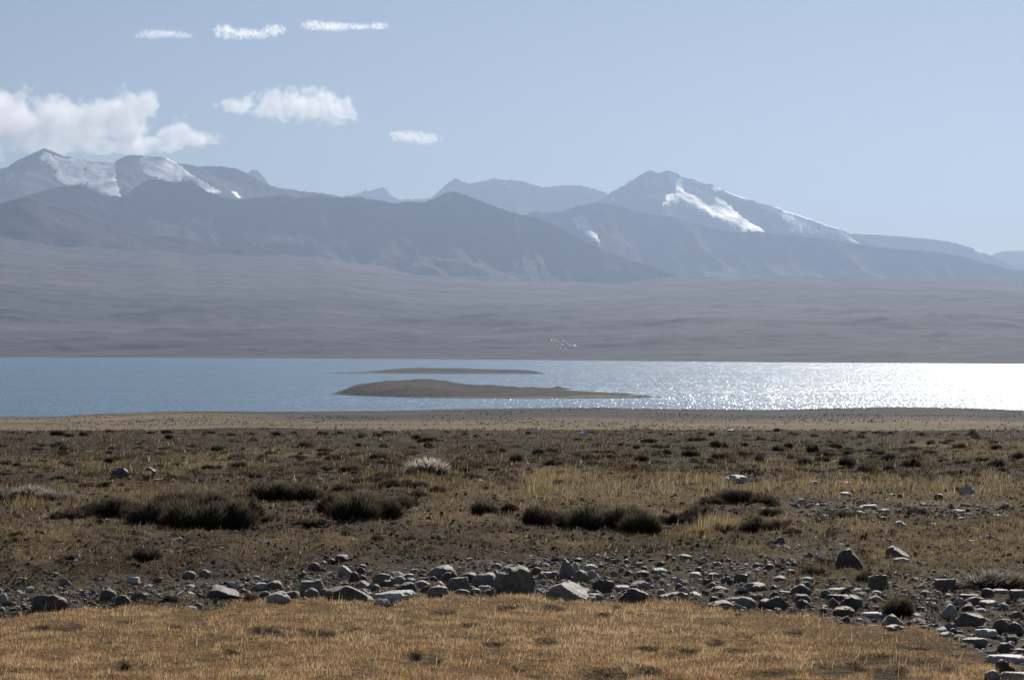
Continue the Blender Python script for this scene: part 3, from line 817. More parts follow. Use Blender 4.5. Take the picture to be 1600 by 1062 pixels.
# column, base row, width, height (photograph pixels), shape, tone, tilt, landmark label (None: named after a neighbour), short landmark phrase
ROCKS = [
 (806, 924, 60, 43, 'angular', 'brown', 0, 'biggest boulder of the stone strip, dark front with speckled pale top', 'the biggest boulder'),
 (616, 934, 66, 18, 'slab', 'white', 0, 'wide cracked white slab lying at the edge of the turf', 'the cracked white slab'),
 (545, 936, 80, 26, 'wedge', 'dark', 0, 'long dark sloping boulder just beside the cracked white slab', 'the long dark boulder'),
 (434, 941, 37, 17, 'round', 'pale', 0, 'pale speckled granite boulder sunk in the turf edge', 'the pale granite boulder'),
 (488, 921, 41, 24, 'block', 'grey', 0, 'stout grey boulder with pale lumpy top behind the granite boulder', 'the stout lumpy boulder'),
 (540, 893, 28, 14, 'wedge', 'pale', 0, 'pale angular stone with one flat sunlit face on the strip rear', 'the pale angular stone'),
 (693, 895, 42, 21, 'round', 'grey', 0, 'large rounded grey boulder standing highest at the back of the strip', 'the high rounded boulder'),
 (884, 898, 22, 27, 'tall', 'grey', 0, 'upright tall stone standing like a post among the boulders', 'the upright stone'),
 (884, 936, 74, 26, 'wedge', 'grey', 0, 'long rough stone sloping down to the turf, streaked with lichen', 'the long rough stone'),
 (943, 918, 35, 18, 'block', 'dark', 0, 'dark blocky stone with a flat bright patch beside it', 'the dark blocky stone'),
 (990, 936, 48, 22, 'angular', 'dark', 0, 'black jagged boulder at the turf edge with a small pale cap', 'the black jagged boulder'),
 (1063, 906, 30, 9, 'wedge', 'pale', 0, 'bright slanting stone blade lying on the gravel', 'the bright slanting blade'),
 (1165, 949, 36, 18, 'round', 'grey', 0, 'right hump of a double grey boulder bordering the turf', 'the double grey boulder'),
 (1129, 948, 42, 14, 'round', 'grey', 0, 'lower left hump joined to the double grey boulder', None),
 (1328, 893, 43, 28, 'tall', 'dark', 0, 'two tiered dark boulder alone on the ochre grass', 'the two tiered dark boulder'),
 (1405, 882, 37, 18, 'wedge', 'brown', 0, 'dark split stone in the ochre grass with a pale slab before it', 'the dark split stone'),
 (1410, 885, 30, 9, 'round', 'pale', 0, 'pale rounded slab leaning on the dark split stone', None),
 (1376, 915, 33, 21, 'block', 'brown', 0, 'dark notched block standing at the back of the right stones', 'the dark notched block'),
 (1368, 958, 36, 11, 'slab', 'white', 0, 'flat white stone under the round dark shrub', 'the flat white stone'),
 (1402, 981, 42, 20, 'wedge', 'grey', 0, 'long slanting grey stone at the turf end below the dark shrub', 'the long slanting stone'),
 (1333, 946, 36, 21, 'round', 'dark', 0, 'big dark rounded stone beside a small peaked one', 'the big dark rounded stone'),
 (1311, 932, 35, 10, 'slab', 'dark', 0, 'flat topped dark slab behind the big dark rounded stone', 'the flat dark slab'),
 (1214, 950, 33, 18, 'round', 'dark', 0, 'dark mossy mound shaped stone at the turf edge', 'the dark mossy stone'),
 (1480, 917, 36, 17, 'block', 'brown', 0, 'squared brown block in front of the grey bush', 'the squared brown block'),
 (1485, 957, 27, 20, 'angular', 'pale', 0, 'pyramid shaped pale grey stone among the right hand stones', 'the pyramid stone'),
 (1518, 971, 47, 21, 'angular', 'brown', 0, 'broad rough stone overgrown with twigs below the pyramid stone', 'the broad overgrown stone'),
 (1543, 984, 34, 13, 'slab', 'white', 0, 'bright white topped slab near the right end of the strip', 'the white topped slab'),
 (1577, 1027, 60, 13, 'slab', 'white', 0, 'long chalky white slab lying lowest at the right end', 'the long chalky slab'),
 (1574, 1048, 30, 17, 'wedge', 'dark', 0, 'dark sharp edged stone just below the long chalky slab', None),
 (1552, 1058, 24, 14, 'round', 'pale', 0, 'rounded pale stone in the lowest right corner of the strip', None),
 (75, 953, 58, 27, 'angular', 'dark', 0, 'large dark angular boulder at the left end with pale right edge', 'the large left boulder'),
 (343, 927, 56, 19, 'wedge', 'dark', 0, 'long dark stone lying like a log with pale upper edge', 'the log shaped stone'),
 (165, 934, 27, 19, 'round', 'dark', 0, 'dark egg shaped boulder left of a pair of black stones', 'the dark egg shaped boulder'),
 (1149, 758, 40, 13, 'angular', 'pale', 0, 'whitish humped rock rising from the grass behind the shrubs', 'the whitish humped rock'),
 (1408, 826, 20, 13, 'angular', 'pale', 0, 'pale pointed stone with dark base lying alone on the right grass', 'the pale pointed stone'),
 (1359, 793, 30, 9, 'slab', 'pale', 0, 'flat pale stone in the upper gravel patch', 'the upper flat pale stone'),
 (187, 748, 27, 14, 'round', 'dark', 0, 'dark boulder on the open field near the pale grass stems', 'the dark field boulder'),
 (366, 722, 20, 5, 'slab', 'pale', 0, 'small pale flat stone on the olive patch of the upper field', 'the pale flat field stone'),
 (912, 681, 13, 5, 'wedge', 'white', 0, 'tiny white stone near the far edge of the field', 'the tiny white stone'),
 (1142, 674, 13, 3, 'slab', 'pale', 0, 'low pale stone on the far rim of the field', None),
 (1550, 852, 22, 8, 'wedge', 'grey', 0, 'grey sloping stone in the ochre grass at the right', 'the grey sloping stone'),
 # the rest, named after neighbours
 (3, 934, 16, 13, 'round', 'pale', 0, None, None), (190, 940, 27, 16, 'round', 'dark', 0, None, None), (215, 932, 25, 12, 'slab', 'brown', 0, None, None),
 (294, 896, 23, 11, 'round', 'grey', 0, None, None), (429, 914, 27, 16, 'round', 'brown', 0, None, None), (417, 927, 26, 13, 'wedge', 'brown', 0, None, None),
 (455, 931, 25, 13, 'slab', 'grey', 0, None, None), (486, 932, 24, 16, 'round', 'grey', 0, None, None), (508, 929, 22, 15, 'angular', 'grey', 0, None, None),
 (553, 902, 16, 13, 'round', 'dark', 0, None, None), (567, 901, 14, 9, 'round', 'brown', 0, None, None), (568, 912, 26, 11, 'wedge', 'grey', 0, None, None),
 (587, 916, 15, 10, 'round', 'brown', 0, None, None), (599, 911, 37, 19, 'angular', 'brown', 0, None, None), (625, 906, 19, 13, 'round', 'pale', 0, None, None),
 (641, 907, 18, 11, 'angular', 'dark', 0, None, None), (638, 893, 16, 6, 'round', 'pale', 0, None, None), (663, 901, 17, 8, 'block', 'dark', 0, None, None), (677, 900, 13, 8, 'round', 'dark', 0, None, None),
 (636, 918, 29, 14, 'angular', 'dark', 0, None, None), (658, 912, 29, 11, 'round', 'grey', 0, None, None), (687, 914, 20, 13, 'round', 'pale', 0, None, None),
 (702, 901, 28, 15, 'round', 'dark', 0, None, None), (716, 914, 37, 18, 'block', 'grey', 0, None, None), (685, 932, 33, 17, 'round', 'grey', 0, None, None), (722, 930, 22, 9, 'angular', 'grey', 0, None, None),
 (733, 901, 29, 15, 'round', 'dark', 0, None, None), (757, 908, 40, 22, 'angular', 'grey', 0, None, None), (757, 916, 20, 9, 'slab', 'white', 0, None, None),
 (777, 881, 18, 7, 'round', 'grey', 0, None, None), (778, 890, 24, 8, 'wedge', 'grey', 0, None, None), (838, 890, 17, 10, 'round', 'brown', 0, None, None), (848, 898, 14, 11, 'wedge', 'grey', 0, None, None),
 (854, 895, 22, 10, 'slab', 'pale', 0, None, None), (867, 896, 16, 10, 'round', 'grey', 0, None, None), (900, 892, 18, 16, 'wedge', 'pale', 0, None, None), (908, 902, 24, 17, 'round', 'grey', 0, None, None),
 (923, 888, 25, 10, 'round', 'pale', 0, None, None), (929, 899, 20, 13, 'wedge', 'pale', 0, None, None), (928, 931, 24, 9, 'slab', 'pale', 0, None, None), (903, 876, 14, 6, 'round', 'dark', 0, None, None),
 (961, 896, 21, 10, 'wedge', 'grey', 0, None, None), (972, 917, 24, 7, 'slab', 'white', 0, None, None), (1003, 898, 24, 8, 'round', 'dark', 0, None, None), (1030, 891, 27, 9, 'round', 'pale', 0, None, None),
 (1006, 914, 38, 11, 'wedge', 'pale', 0, None, None), (1054, 938, 48, 14, 'angular', 'grey', 0, None, None), (1034, 922, 14, 7, 'round', 'pale', 0, None, None), (1046, 925, 12, 5, 'round', 'pale', 0, None, None), (1124, 919, 31, 10, 'round', 'dark', 0, None, None),
 (1086, 923, 24, 7, 'wedge', 'pale', 0, None, None), (1148, 930, 28, 9, 'slab', 'dark', 0, None, None), (1116, 934, 16, 9, 'round', 'dark', 0, None, None), (1182, 918, 33, 12, 'angular', 'grey', 0, None, None), (1188, 928, 10, 6, 'round', 'white', 0, None, None),
 (1195, 948, 22, 11, 'angular', 'brown', 0, None, None), (1253, 928, 31, 17, 'round', 'dark', 0, None, None), (1256, 947, 22, 14, 'angular', 'dark', 0, None, None), (1255, 935, 24, 12, 'round', 'brown', 0, None, None), (1221, 905, 22, 8, 'round', 'grey', 0, None, None), (1228, 924, 22, 8, 'slab', 'dark', 0, None, None), (1262, 908, 20, 8, 'round', 'pale', 0, None, None),
 (1305, 943, 21, 14, 'wedge', 'brown', 0, None, None), (1290, 927, 17, 10, 'round', 'grey', 0, None, None), (1312, 921, 30, 7, 'slab', 'pale', 0, None, None), (1372, 932, 27, 11, 'wedge', 'pale', 0, None, None), (1370, 921, 20, 7, 'round', 'grey', 0, None, None), (1320, 957, 34, 13, 'angular', 'brown', 0, None, None), (1322, 969, 16, 11, 'round', 'dark', 0, None, None),
 (1343, 966, 10, 5, 'round', 'white', 0, None, None), (1398, 985, 36, 9, 'round', 'pale', 0, None, None), (1447, 922, 16, 8, 'round', 'grey', 0, None, None), (1455, 932, 18, 7, 'slab', 'pale', 0, None, None), (1467, 923, 10, 7, 'round', 'pale', 0, None, None),
 (1516, 932, 34, 12, 'slab', 'brown', 0, None, None), (1525, 940, 34, 14, 'round', 'brown', 0, None, None), (1547, 942, 29, 11, 'slab', 'grey', 0, None, None), (1500, 940, 15, 9, 'round', 'pale', 0, None, None), (1514, 948, 18, 9, 'round', 'dark', 0, None, None), (1546, 926, 24, 12, 'angular', 'dark', 0, None, None), (1565, 924, 24, 8, 'slab', 'pale', 0, None, None),
 (1590, 930, 26, 12, 'slab', 'grey', 0, None, None), (1566, 977, 25, 18, 'round', 'brown', 0, None, None), (1589, 980, 26, 18, 'round', 'dark', 0, None, None), (1591, 959, 24, 13, 'round', 'brown', 0, None, None), (1524, 999, 40, 13, 'slab', 'grey', 0, None, None), (1573, 1007, 26, 14, 'angular', 'brown', 0, None, None), (1581, 997, 12, 6, 'round', 'white', 0, None, None), (1578, 988, 12, 5, 'slab', 'pale', 0, None, None),
 (1590, 1062, 44, 14, 'slab', 'pale', 0, None, None), (1470, 984, 24, 10, 'angular', 'grey', 0, None, None), (1476, 975, 14, 5, 'slab', 'white', 0, None, None), (1490, 982, 14, 8, 'round', 'brown', 0, None, None), (1595, 1010, 18, 8, 'slab', 'grey', 0, None, None),
 (1381, 815, 15, 9, 'round', 'brown', 0, None, None), (1567, 807, 26, 7, 'slab', 'pale', 0, None, None), (1273, 764, 18, 7, 'round', 'grey', 0, None, None), (1020, 771, 8, 8, 'round', 'dark', 0, None, None), (234, 742, 19, 12, 'round', 'dark', 0, None, None), (138, 707, 14, 5, 'slab', 'white', 0, None, None), (247, 750, 18, 5, 'slab', 'pale', 0, None, None),
 (752, 757, 12, 5, 'wedge', 'white', 0, None, None), (778, 777, 12, 5, 'round', 'pale', 0, None, None), (1322, 776, 22, 8, 'round', 'pale', 0, None, None), (1397, 775, 12, 5, 'slab', 'white', 0, None, None), (1318, 758, 24, 6, 'slab', 'pale', 0, None, None), (1500, 798, 18, 6, 'slab', 'pale', 0, None, None), (1445, 790, 16, 6, 'wedge', 'grey', 0, None, None), (1460, 823, 10, 4, 'slab', 'white', 0, None, None), (1520, 851, 12, 4, 'slab', 'pale', 0, None, None), (622, 798, 10, 4, 'slab', 'white', 0, None, None),
]

placed_stones = []
def add_stone(px, py, wpx, hpx, kind, tone, label, phrase, me=None, seed=0):
    Y0 = float(gY(py)); mpp = Y0 / F
    wm, hm = wpx * mpp, hpx * mpp * (1.15 if kind != 'slab' else 1.0)
    r = random.Random(seed * 17 + 5)
    depth = wm * r.uniform(0.65, 0.95)
    Yc = Y0 + depth * 0.5
    X = PX(px, Y0)
    if me is None:
        me = stone_mesh(kind, seed, 4 if wpx > 32 else 3 if wpx > 14 else 2)
    bury = 0.33 if kind != 'slab' else 0.36
    hh = (hm - 0.035 * depth) / (1 - bury) if hm > 0.06 * depth else hm / (1 - bury)
    big = wm > 0.11
    o = link('boulder' if big else 'stone', me)
    if not me.materials: me.materials.append(STONE[tone])
    o.material_slots[0].link = 'OBJECT'; o.material_slots[0].material = STONE[tone]
    o.scale = (wm * 1.04, depth, max(hh, 0.02))
    o.rotation_euler = (r.uniform(-.06, .06), r.uniform(-.07, .07), r.uniform(-0.25, 0.25) if kind in ('slab', 'wedge', 'block') else r.uniform(-0.5, 0.5))
    zg = min(float(gz(X, Yc - depth * 0.45)), float(gz(X, Yc)))
    o.location = (X, Yc, zg - bury * max(hh, 0.02))
    placed_stones.append(dict(o=o, px=px, py=py, w=wpx, h=hpx, kind=kind, tone=tone, label=label, phrase=phrase, X=X, Y=Yc, wm=wm))
    return o

for i, (px, py, wpx, hpx, kind, tone, tilt, label, phrase) in enumerate(ROCKS):
    add_stone(px, py, wpx, hpx, kind, tone, label, phrase, None, i + 1)

# smaller stones filling the strip, each placed where no larger stone stands
def scatter_stones(n):
    r = random.Random(99)
    kinds = ['round', 'angular', 'slab', 'wedge', 'block', 'round']
    protos = [(k, stone_mesh(k, 400 + i, 2)) for i, k in enumerate(kinds * 2)]
    cnt = 0; tries = 0
    occ = [(s['px'], s['py'] - s['h'] * 0.4, s['w'] * 0.5) for s in placed_stones]
    while cnt < n and tries < 9000:
        tries += 1
        px = r.uniform(5, 1595)
        lo = poly(STRIP, px); hi = poly(TURF, px) - 2
        if r.random() < 0.86:
            py = r.uniform(lo + 2, hi)
            dens = 0.45 + 0.55 * 1.1 * math.exp(-((px - 720) / 330) ** 2) + 0.3 * math.exp(-((px - 1420) / 200) ** 2)
        else:
            px = r.choice([r.gauss(1150, 60), r.gauss(1340, 70), r.gauss(1490, 60)])
            if px > 1595: continue
            py = (890 if px < 1245 else 797) + r.gauss(0, 7); dens = 0.6
        if r.random() > dens: continue
        wpx = min(24, 5.0 + r.expovariate(1 / 5.0))
        if any(abs(px - a) < b * 0.92 + wpx * 0.36 and abs(py - 3 - c) < b * 0.42 + 2.5 for a, c, b in occ): continue
        k, me = r.choice(protos)
        tone = r.choices(['grey', 'dark', 'brown', 'pale', 'white'], [3, 1.6, 3, 2.4, 0.8])[0]
        add_stone(px, py, wpx, wpx * r.uniform(0.36, 0.62), k, tone, None, None, me, 1000 + cnt)
        occ.append((px, py - 2, wpx * 0.5)); cnt += 1
scatter_stones(230)

ORD = 'nearest second third fourth fifth sixth seventh eighth ninth tenth eleventh twelfth thirteenth fourteenth fifteenth sixteenth seventeenth eighteenth nineteenth twentieth twenty-first twenty-second twenty-third twenty-fourth twenty-fifth twenty-sixth twenty-seventh twenty-eighth twenty-ninth thirtieth thirty-first thirty-second thirty-third thirty-fourth thirty-fifth thirty-sixth thirty-seventh thirty-eighth thirty-ninth fortieth forty-first forty-second forty-third forty-fourth forty-fifth forty-sixth forty-seventh forty-eighth forty-ninth'.split()
def name_by_neighbour(items, noun, describe):
    """labels for the unlabelled: an ordinal counted outward from the closest landmark, on one side of it"""
    marks = [s for s in items if s.get('phrase')]
    todo = {}
    for s in items:
        if s.get('label'): continue
        best = min(marks, key=lambda q: math.hypot(q['px'] - s['px'], 2.2 * (q['py'] - s['py'])))
        dx = s['px'] - best['px']; dy = s['py'] - best['py']
        side = ('right of' if dx > 0 else 'left of') if abs(dx) > 1.6 * abs(dy) else ('behind' if dy < 0 else 'in front of')
        todo.setdefault((best['phrase'], side), []).append((math.hypot(dx, 2.2 * dy), s))
    for (phrase, side), L in todo.items():
        L.sort(key=lambda q: q[0])
        for k, (d, s) in enumerate(L):
            s['label'] = f"{describe(s)} {noun}, {ORD[k]} {side} {phrase}"

SHAPE = {'round': 'rounded', 'angular': 'angular', 'slab': 'flat', 'wedge': 'sloping', 'tall': 'upright', 'block': 'blocky'}
name_by_neighbour(placed_stones, 'stone', lambda s: f"{'small' if s['w'] < 15 else 'mid-sized' if s['w'] < 30 else 'large'} {s['tone']} {SHAPE[s['kind']]}")
for s in placed_stones:
    tag(s['o'], s['label'], 'boulder' if s['wm'] > 0.11 else 'stone', 'stones lying on the dry field')

# clods and crumbs of earth: far too many to count
def build_clods():
    X, Y, r = sample(28000, -230, 1830, 740, 962, 18)
    t, s, o, h, g, px, py = zones(X, Y)
    cl = fbm(X / 0.5, Y / 0.7, 3, 717)
    k = r.random(len(X)) < (1 - t) * (1 - 0.6 * o) * sstep(-0.6, 0.3, cl)
    X, Y, s = X[k], Y[k], s[k]
    n = len(X); z = gz(X, Y)
    sz = np.clip(np.exp(r.normal(math.log(0.0095), 0.4, n)), 0.005, 0.022) * np.clip(Y / 15, 1, 2.0)
    a = r.uniform(0, 2 * math.pi, n)[:, None] + np.linspace(0, 2 * math.pi, 6)[:-1][None]
    rd = sz[:, None] * r.uniform(0.7, 1.3, (n, 5))
    ring = np.stack([X[:, None] + np.cos(a) * rd, Y[:, None] + 0.8 * np.sin(a) * rd, z[:, None] - 0.01 + 0 * a], -1)
    sh = np.stack([X[:, None] + 0.7 * np.cos(a) * rd, Y[:, None] + 0.56 * np.sin(a) * rd, z[:, None] + sz[:, None] * r.uniform(0.35, 0.9, (n, 5))], -1)
    cap = np.stack([X, Y, z + sz * r.uniform(0.6, 1.0, n)], -1)[:, None]
    V = np.concatenate([ring, sh, cap], 1).reshape(-1, 3)
    f = []
    for i in range(5):
        j = (i + 1) % 5
        f += [(i, j, 5 + j), (i, 5 + j, 5 + i), (5 + i, 5 + j, 10)]
    Fc = (np.array(f)[None] + 11 * np.arange(n)[:, None, None]).reshape(-1, 3)
    # a flat lower rim is never seen: the ring faces only
    me = np_mesh('soil_crumbs', V, Fc, False)
    vattr(me, 'tint', np.repeat(np.clip(0.35 + 0.2 * s + r.normal(0, 0.2, n), 0, 1), 11))
    m = NT('crumb_soil')
    col = m.ramp(m.attr('tint'), [(0, (0.04, 0.03, 0.024)), (0.4, (0.11, 0.083, 0.063)), (0.75, (0.20, 0.16, 0.125)), (1, (0.42, 0.36, 0.3))])
    tag(link('soil_crumbs', me, m.done(m.bsdf(col, 0.9, 0.15))), 'brown crumbs of earth and dung on the bare field', kind='stuff')
build_clods()

# pebbles: far too many to count
def build_pebbles():
    X, Y, r = sample(60000, -230, 1830, 740, 1060, 17)
    t, s, o, h, g, px, py = zones(X, Y)
    cl = fbm(X / 0.6, Y / 0.8, 3, 701)
    k = r.random(len(X)) < (0.55 * s * sstep(-0.5, 0.4, cl) + 0.012 * (1 - t))
    X, Y = X[k][:14000], Y[k][:14000]
    n = len(X)
    z = gz(X, Y)
    sz = np.clip(np.exp(r.normal(math.log(0.0125), 0.6, n)), 0.005, 0.05) * np.clip(Y / 15, 1, 1.8)
    base = np.array([(1, 0, 0), (0, 1, 0), (-1, 0, 0), (0, -1, 0), (0, 0, 1), (0, 0, -1)], float)
    base = np.concatenate([base, np.array([(s1, s2, 0.55) for s1 in (-.66, .66) for s2 in (-.66, .66)])])
    # an eight sided dome: ring of four, four shoulders, a cap
    ring = np.array([(math.cos(a), math.sin(a), 0) for a in np.linspace(0, 2 * math.pi, 7)[:-1]])
    sh = np.array([(0.7 * math.cos(a + .4), 0.7 * math.sin(a + .4), 0.7) for a in np.linspace(0, 2 * math.pi, 7)[:-1]])
    P = np.concatenate([ring, sh, [(0, 0, 0.85)]])
    ang = r.uniform(0, 2 * math.pi, n); el = r.uniform(0.6, 1.0, n); hz = r.uniform(0.45, 0.95, n)
    jit = 1 + r.normal(0, 0.15, (n, 13, 3))
    Q = P[None] * jit * sz[:, None, None]
    Q[..., 1] *= el[:, None]; Q[..., 2] *= hz[:, None]
    c, s_ = np.cos(ang)[:, None], np.sin(ang)[:, None]
    x = Q[..., 0] * c - Q[..., 1] * s_; y = Q[..., 0] * s_ + Q[..., 1] * c
    tl = r.normal(0, 0.25, (n, 2, 1))
    zz = Q[..., 2] + x * tl[:, 0] + y * tl[:, 1]
    V = np.stack([x + X[:, None], y + Y[:, None], zz + z[:, None] - 0.002], -1).reshape(-1, 3)
    f = []
    for i in range(6):
        j = (i + 1) % 6
        f += [(i, j, 6 + i), (j, 6 + j, 6 + i), (6 + i, 6 + j, 12)]
    f = np.array(f)
    Fc = (f[None] + 13 * np.arange(n)[:, None, None]).reshape(-1, 3)
    me = np_mesh('pebbles', V, Fc, False)
    vattr(me, 'tint', np.repeat(np.clip(np.abs(r.normal(0.28, 0.28, n)) + 0.5 * (r.random(n) < 0.08), 0, 1), 13))
    m = NT('pebble_stone')
    col = m.ramp(m.attr('tint'), [(0, (0.06, 0.055, 0.05)), (0.3, (0.14, 0.13, 0.12)), (0.6, (0.28, 0.27, 0.25)), (1, (0.6, 0.59, 0.57))])
    tag(link('pebbles', me, m.done(m.bsdf(col, 0.8, 0.3))), 'loose grey pebbles between the stones', kind='stuff')
build_pebbles()

# ------------------------------------------------------------------ shrubs
def mat_twig(name, cols, transl):
    m = NT(name)
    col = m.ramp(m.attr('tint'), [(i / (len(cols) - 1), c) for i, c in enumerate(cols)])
    d = m.n('ShaderNodeBsdfDiffuse'); m.l(col, d.inputs['Color'])
    tr = m.n('ShaderNodeBsdfTranslucent'); m.l(col, tr.inputs['Color'])
    mx = m.n('ShaderNodeMixShader'); mx.inputs[0].default_value = transl
    m.l(d.outputs[0], mx.inputs[1]); m.l(tr.outputs[0], mx.inputs[2])
    return m.done(mx.outputs[0])
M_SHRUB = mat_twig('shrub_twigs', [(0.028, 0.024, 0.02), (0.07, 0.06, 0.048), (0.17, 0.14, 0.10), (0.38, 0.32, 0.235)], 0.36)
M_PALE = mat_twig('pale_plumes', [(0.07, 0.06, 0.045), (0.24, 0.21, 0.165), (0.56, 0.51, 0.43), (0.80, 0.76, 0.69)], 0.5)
M_STEM = mat_twig('shrub_stem', [(0.03, 0.024, 0.02), (0.05, 0.04, 0.033)], 0.0)

def twig_mesh(seed, n, pale=False, wide=1.0):
    """unit shrub: ragged dome 1 wide, 1 deep, about 1 high: several clumps of fine twigs fanning up from the base"""
    r = np.random.default_rng(seed)
    nc = 9
    ca = r.uniform(0, 2 * math.pi, nc); cr = np.sqrt(r.random(nc)) * 0.34
    cx, cy = np.cos(ca) * cr, np.sin(ca) * cr * 0.9
    ch = (1 - 1.5 * cr ** 2 / 0.25 * 0.3) * r.uniform(0.6, 1.0, nc); cw = r.uniform(0.12, 0.24, nc)
    k = r.integers(0, nc, n)
    a = r.uniform(0, 2 * math.pi, n); q = np.sqrt(r.random(n))
    bx = cx[k] + np.cos(a) * q * cw[k]; by = cy[k] + np.sin(a) * q * cw[k]
    top = ch[k] * np.sqrt(np.maximum(0.04, 1 - 0.85 * q ** 2))
    f0 = r.random(n) ** 0.75
    z0 = f0 * top * 0.74
    ln = r.uniform(0.14, 0.40, n) * (0.8 if not pale else 1.0)
    dirx = np.cos(a) * q * 0.6 + bx * 0.9 + r.normal(0, 0.22, n); diry = np.sin(a) * q * 0.6 + by * 0.9 + r.normal(0, 0.22, n); dirz = 0.95 + r.normal(0, 0.12, n)
    L = np.sqrt(dirx ** 2 + diry ** 2 + dirz ** 2)
    tip = np.stack([bx + dirx / L * ln * 0.8, by + diry / L * ln * 0.8, z0 + dirz / L * ln], -1)
    wd = r.uniform(0.005, 0.012, n) * (1.0 if not pale else 1.6) * wide
    b = r.uniform(0, 2 * math.pi, n)
    p0 = np.stack([bx - np.cos(b) * wd, by - np.sin(b) * wd, z0], -1); p1 = np.stack([bx + np.cos(b) * wd, by + np.sin(b) * wd, z0], -1)
    V = np.stack([p0, p1, tip], 1).reshape(-1, 3)
    me = np_mesh('shrub_foliage', V, np.arange(3 * n).reshape(-1, 3), False)
    # sunlit tips and shadowed inside of the bush painted into the twig tint
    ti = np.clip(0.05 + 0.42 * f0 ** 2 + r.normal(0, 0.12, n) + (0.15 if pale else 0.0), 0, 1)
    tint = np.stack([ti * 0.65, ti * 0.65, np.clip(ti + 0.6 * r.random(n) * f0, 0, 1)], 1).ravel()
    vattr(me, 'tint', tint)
    return me

def stem_mesh(seed, a, lean):
    """one tapering woody stem, four sided"""
    r = random.Random(seed)
    rings = []
    x = 0.08 * math.cos(a); y = 0.08 * math.sin(a); z = -0.06
    for k in range(4):
        rd = 0.026 * (1 - k * 0.24)
        rings.append([(x + rd * math.cos(q), y + rd * math.sin(q), z) for q in (0, 1.57, 3.14, 4.71)])
        x += math.cos(a) * lean + r.uniform(-.03, .03); y += math.sin(a) * lean + r.uniform(-.03, .03); z += 0.22
    V = [p for g in rings for p in g]
    Fc = [(4 * k + i, 4 * k + (i + 1) % 4, 4 * k + 4 + (i + 1) % 4, 4 * k + 4 + i) for k in range(3) for i in range(4)]
    me = np_mesh('shrub_stem', V, Fc)
    vattr(me, 'tint', [0.4] * len(V))
    return me

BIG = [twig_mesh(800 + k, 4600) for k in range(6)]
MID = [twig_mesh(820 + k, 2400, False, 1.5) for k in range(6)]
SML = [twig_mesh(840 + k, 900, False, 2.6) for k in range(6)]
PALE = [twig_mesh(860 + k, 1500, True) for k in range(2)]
STEMS = [stem_mesh(880 + k, k * 2.1, 0.07) for k in range(3)]

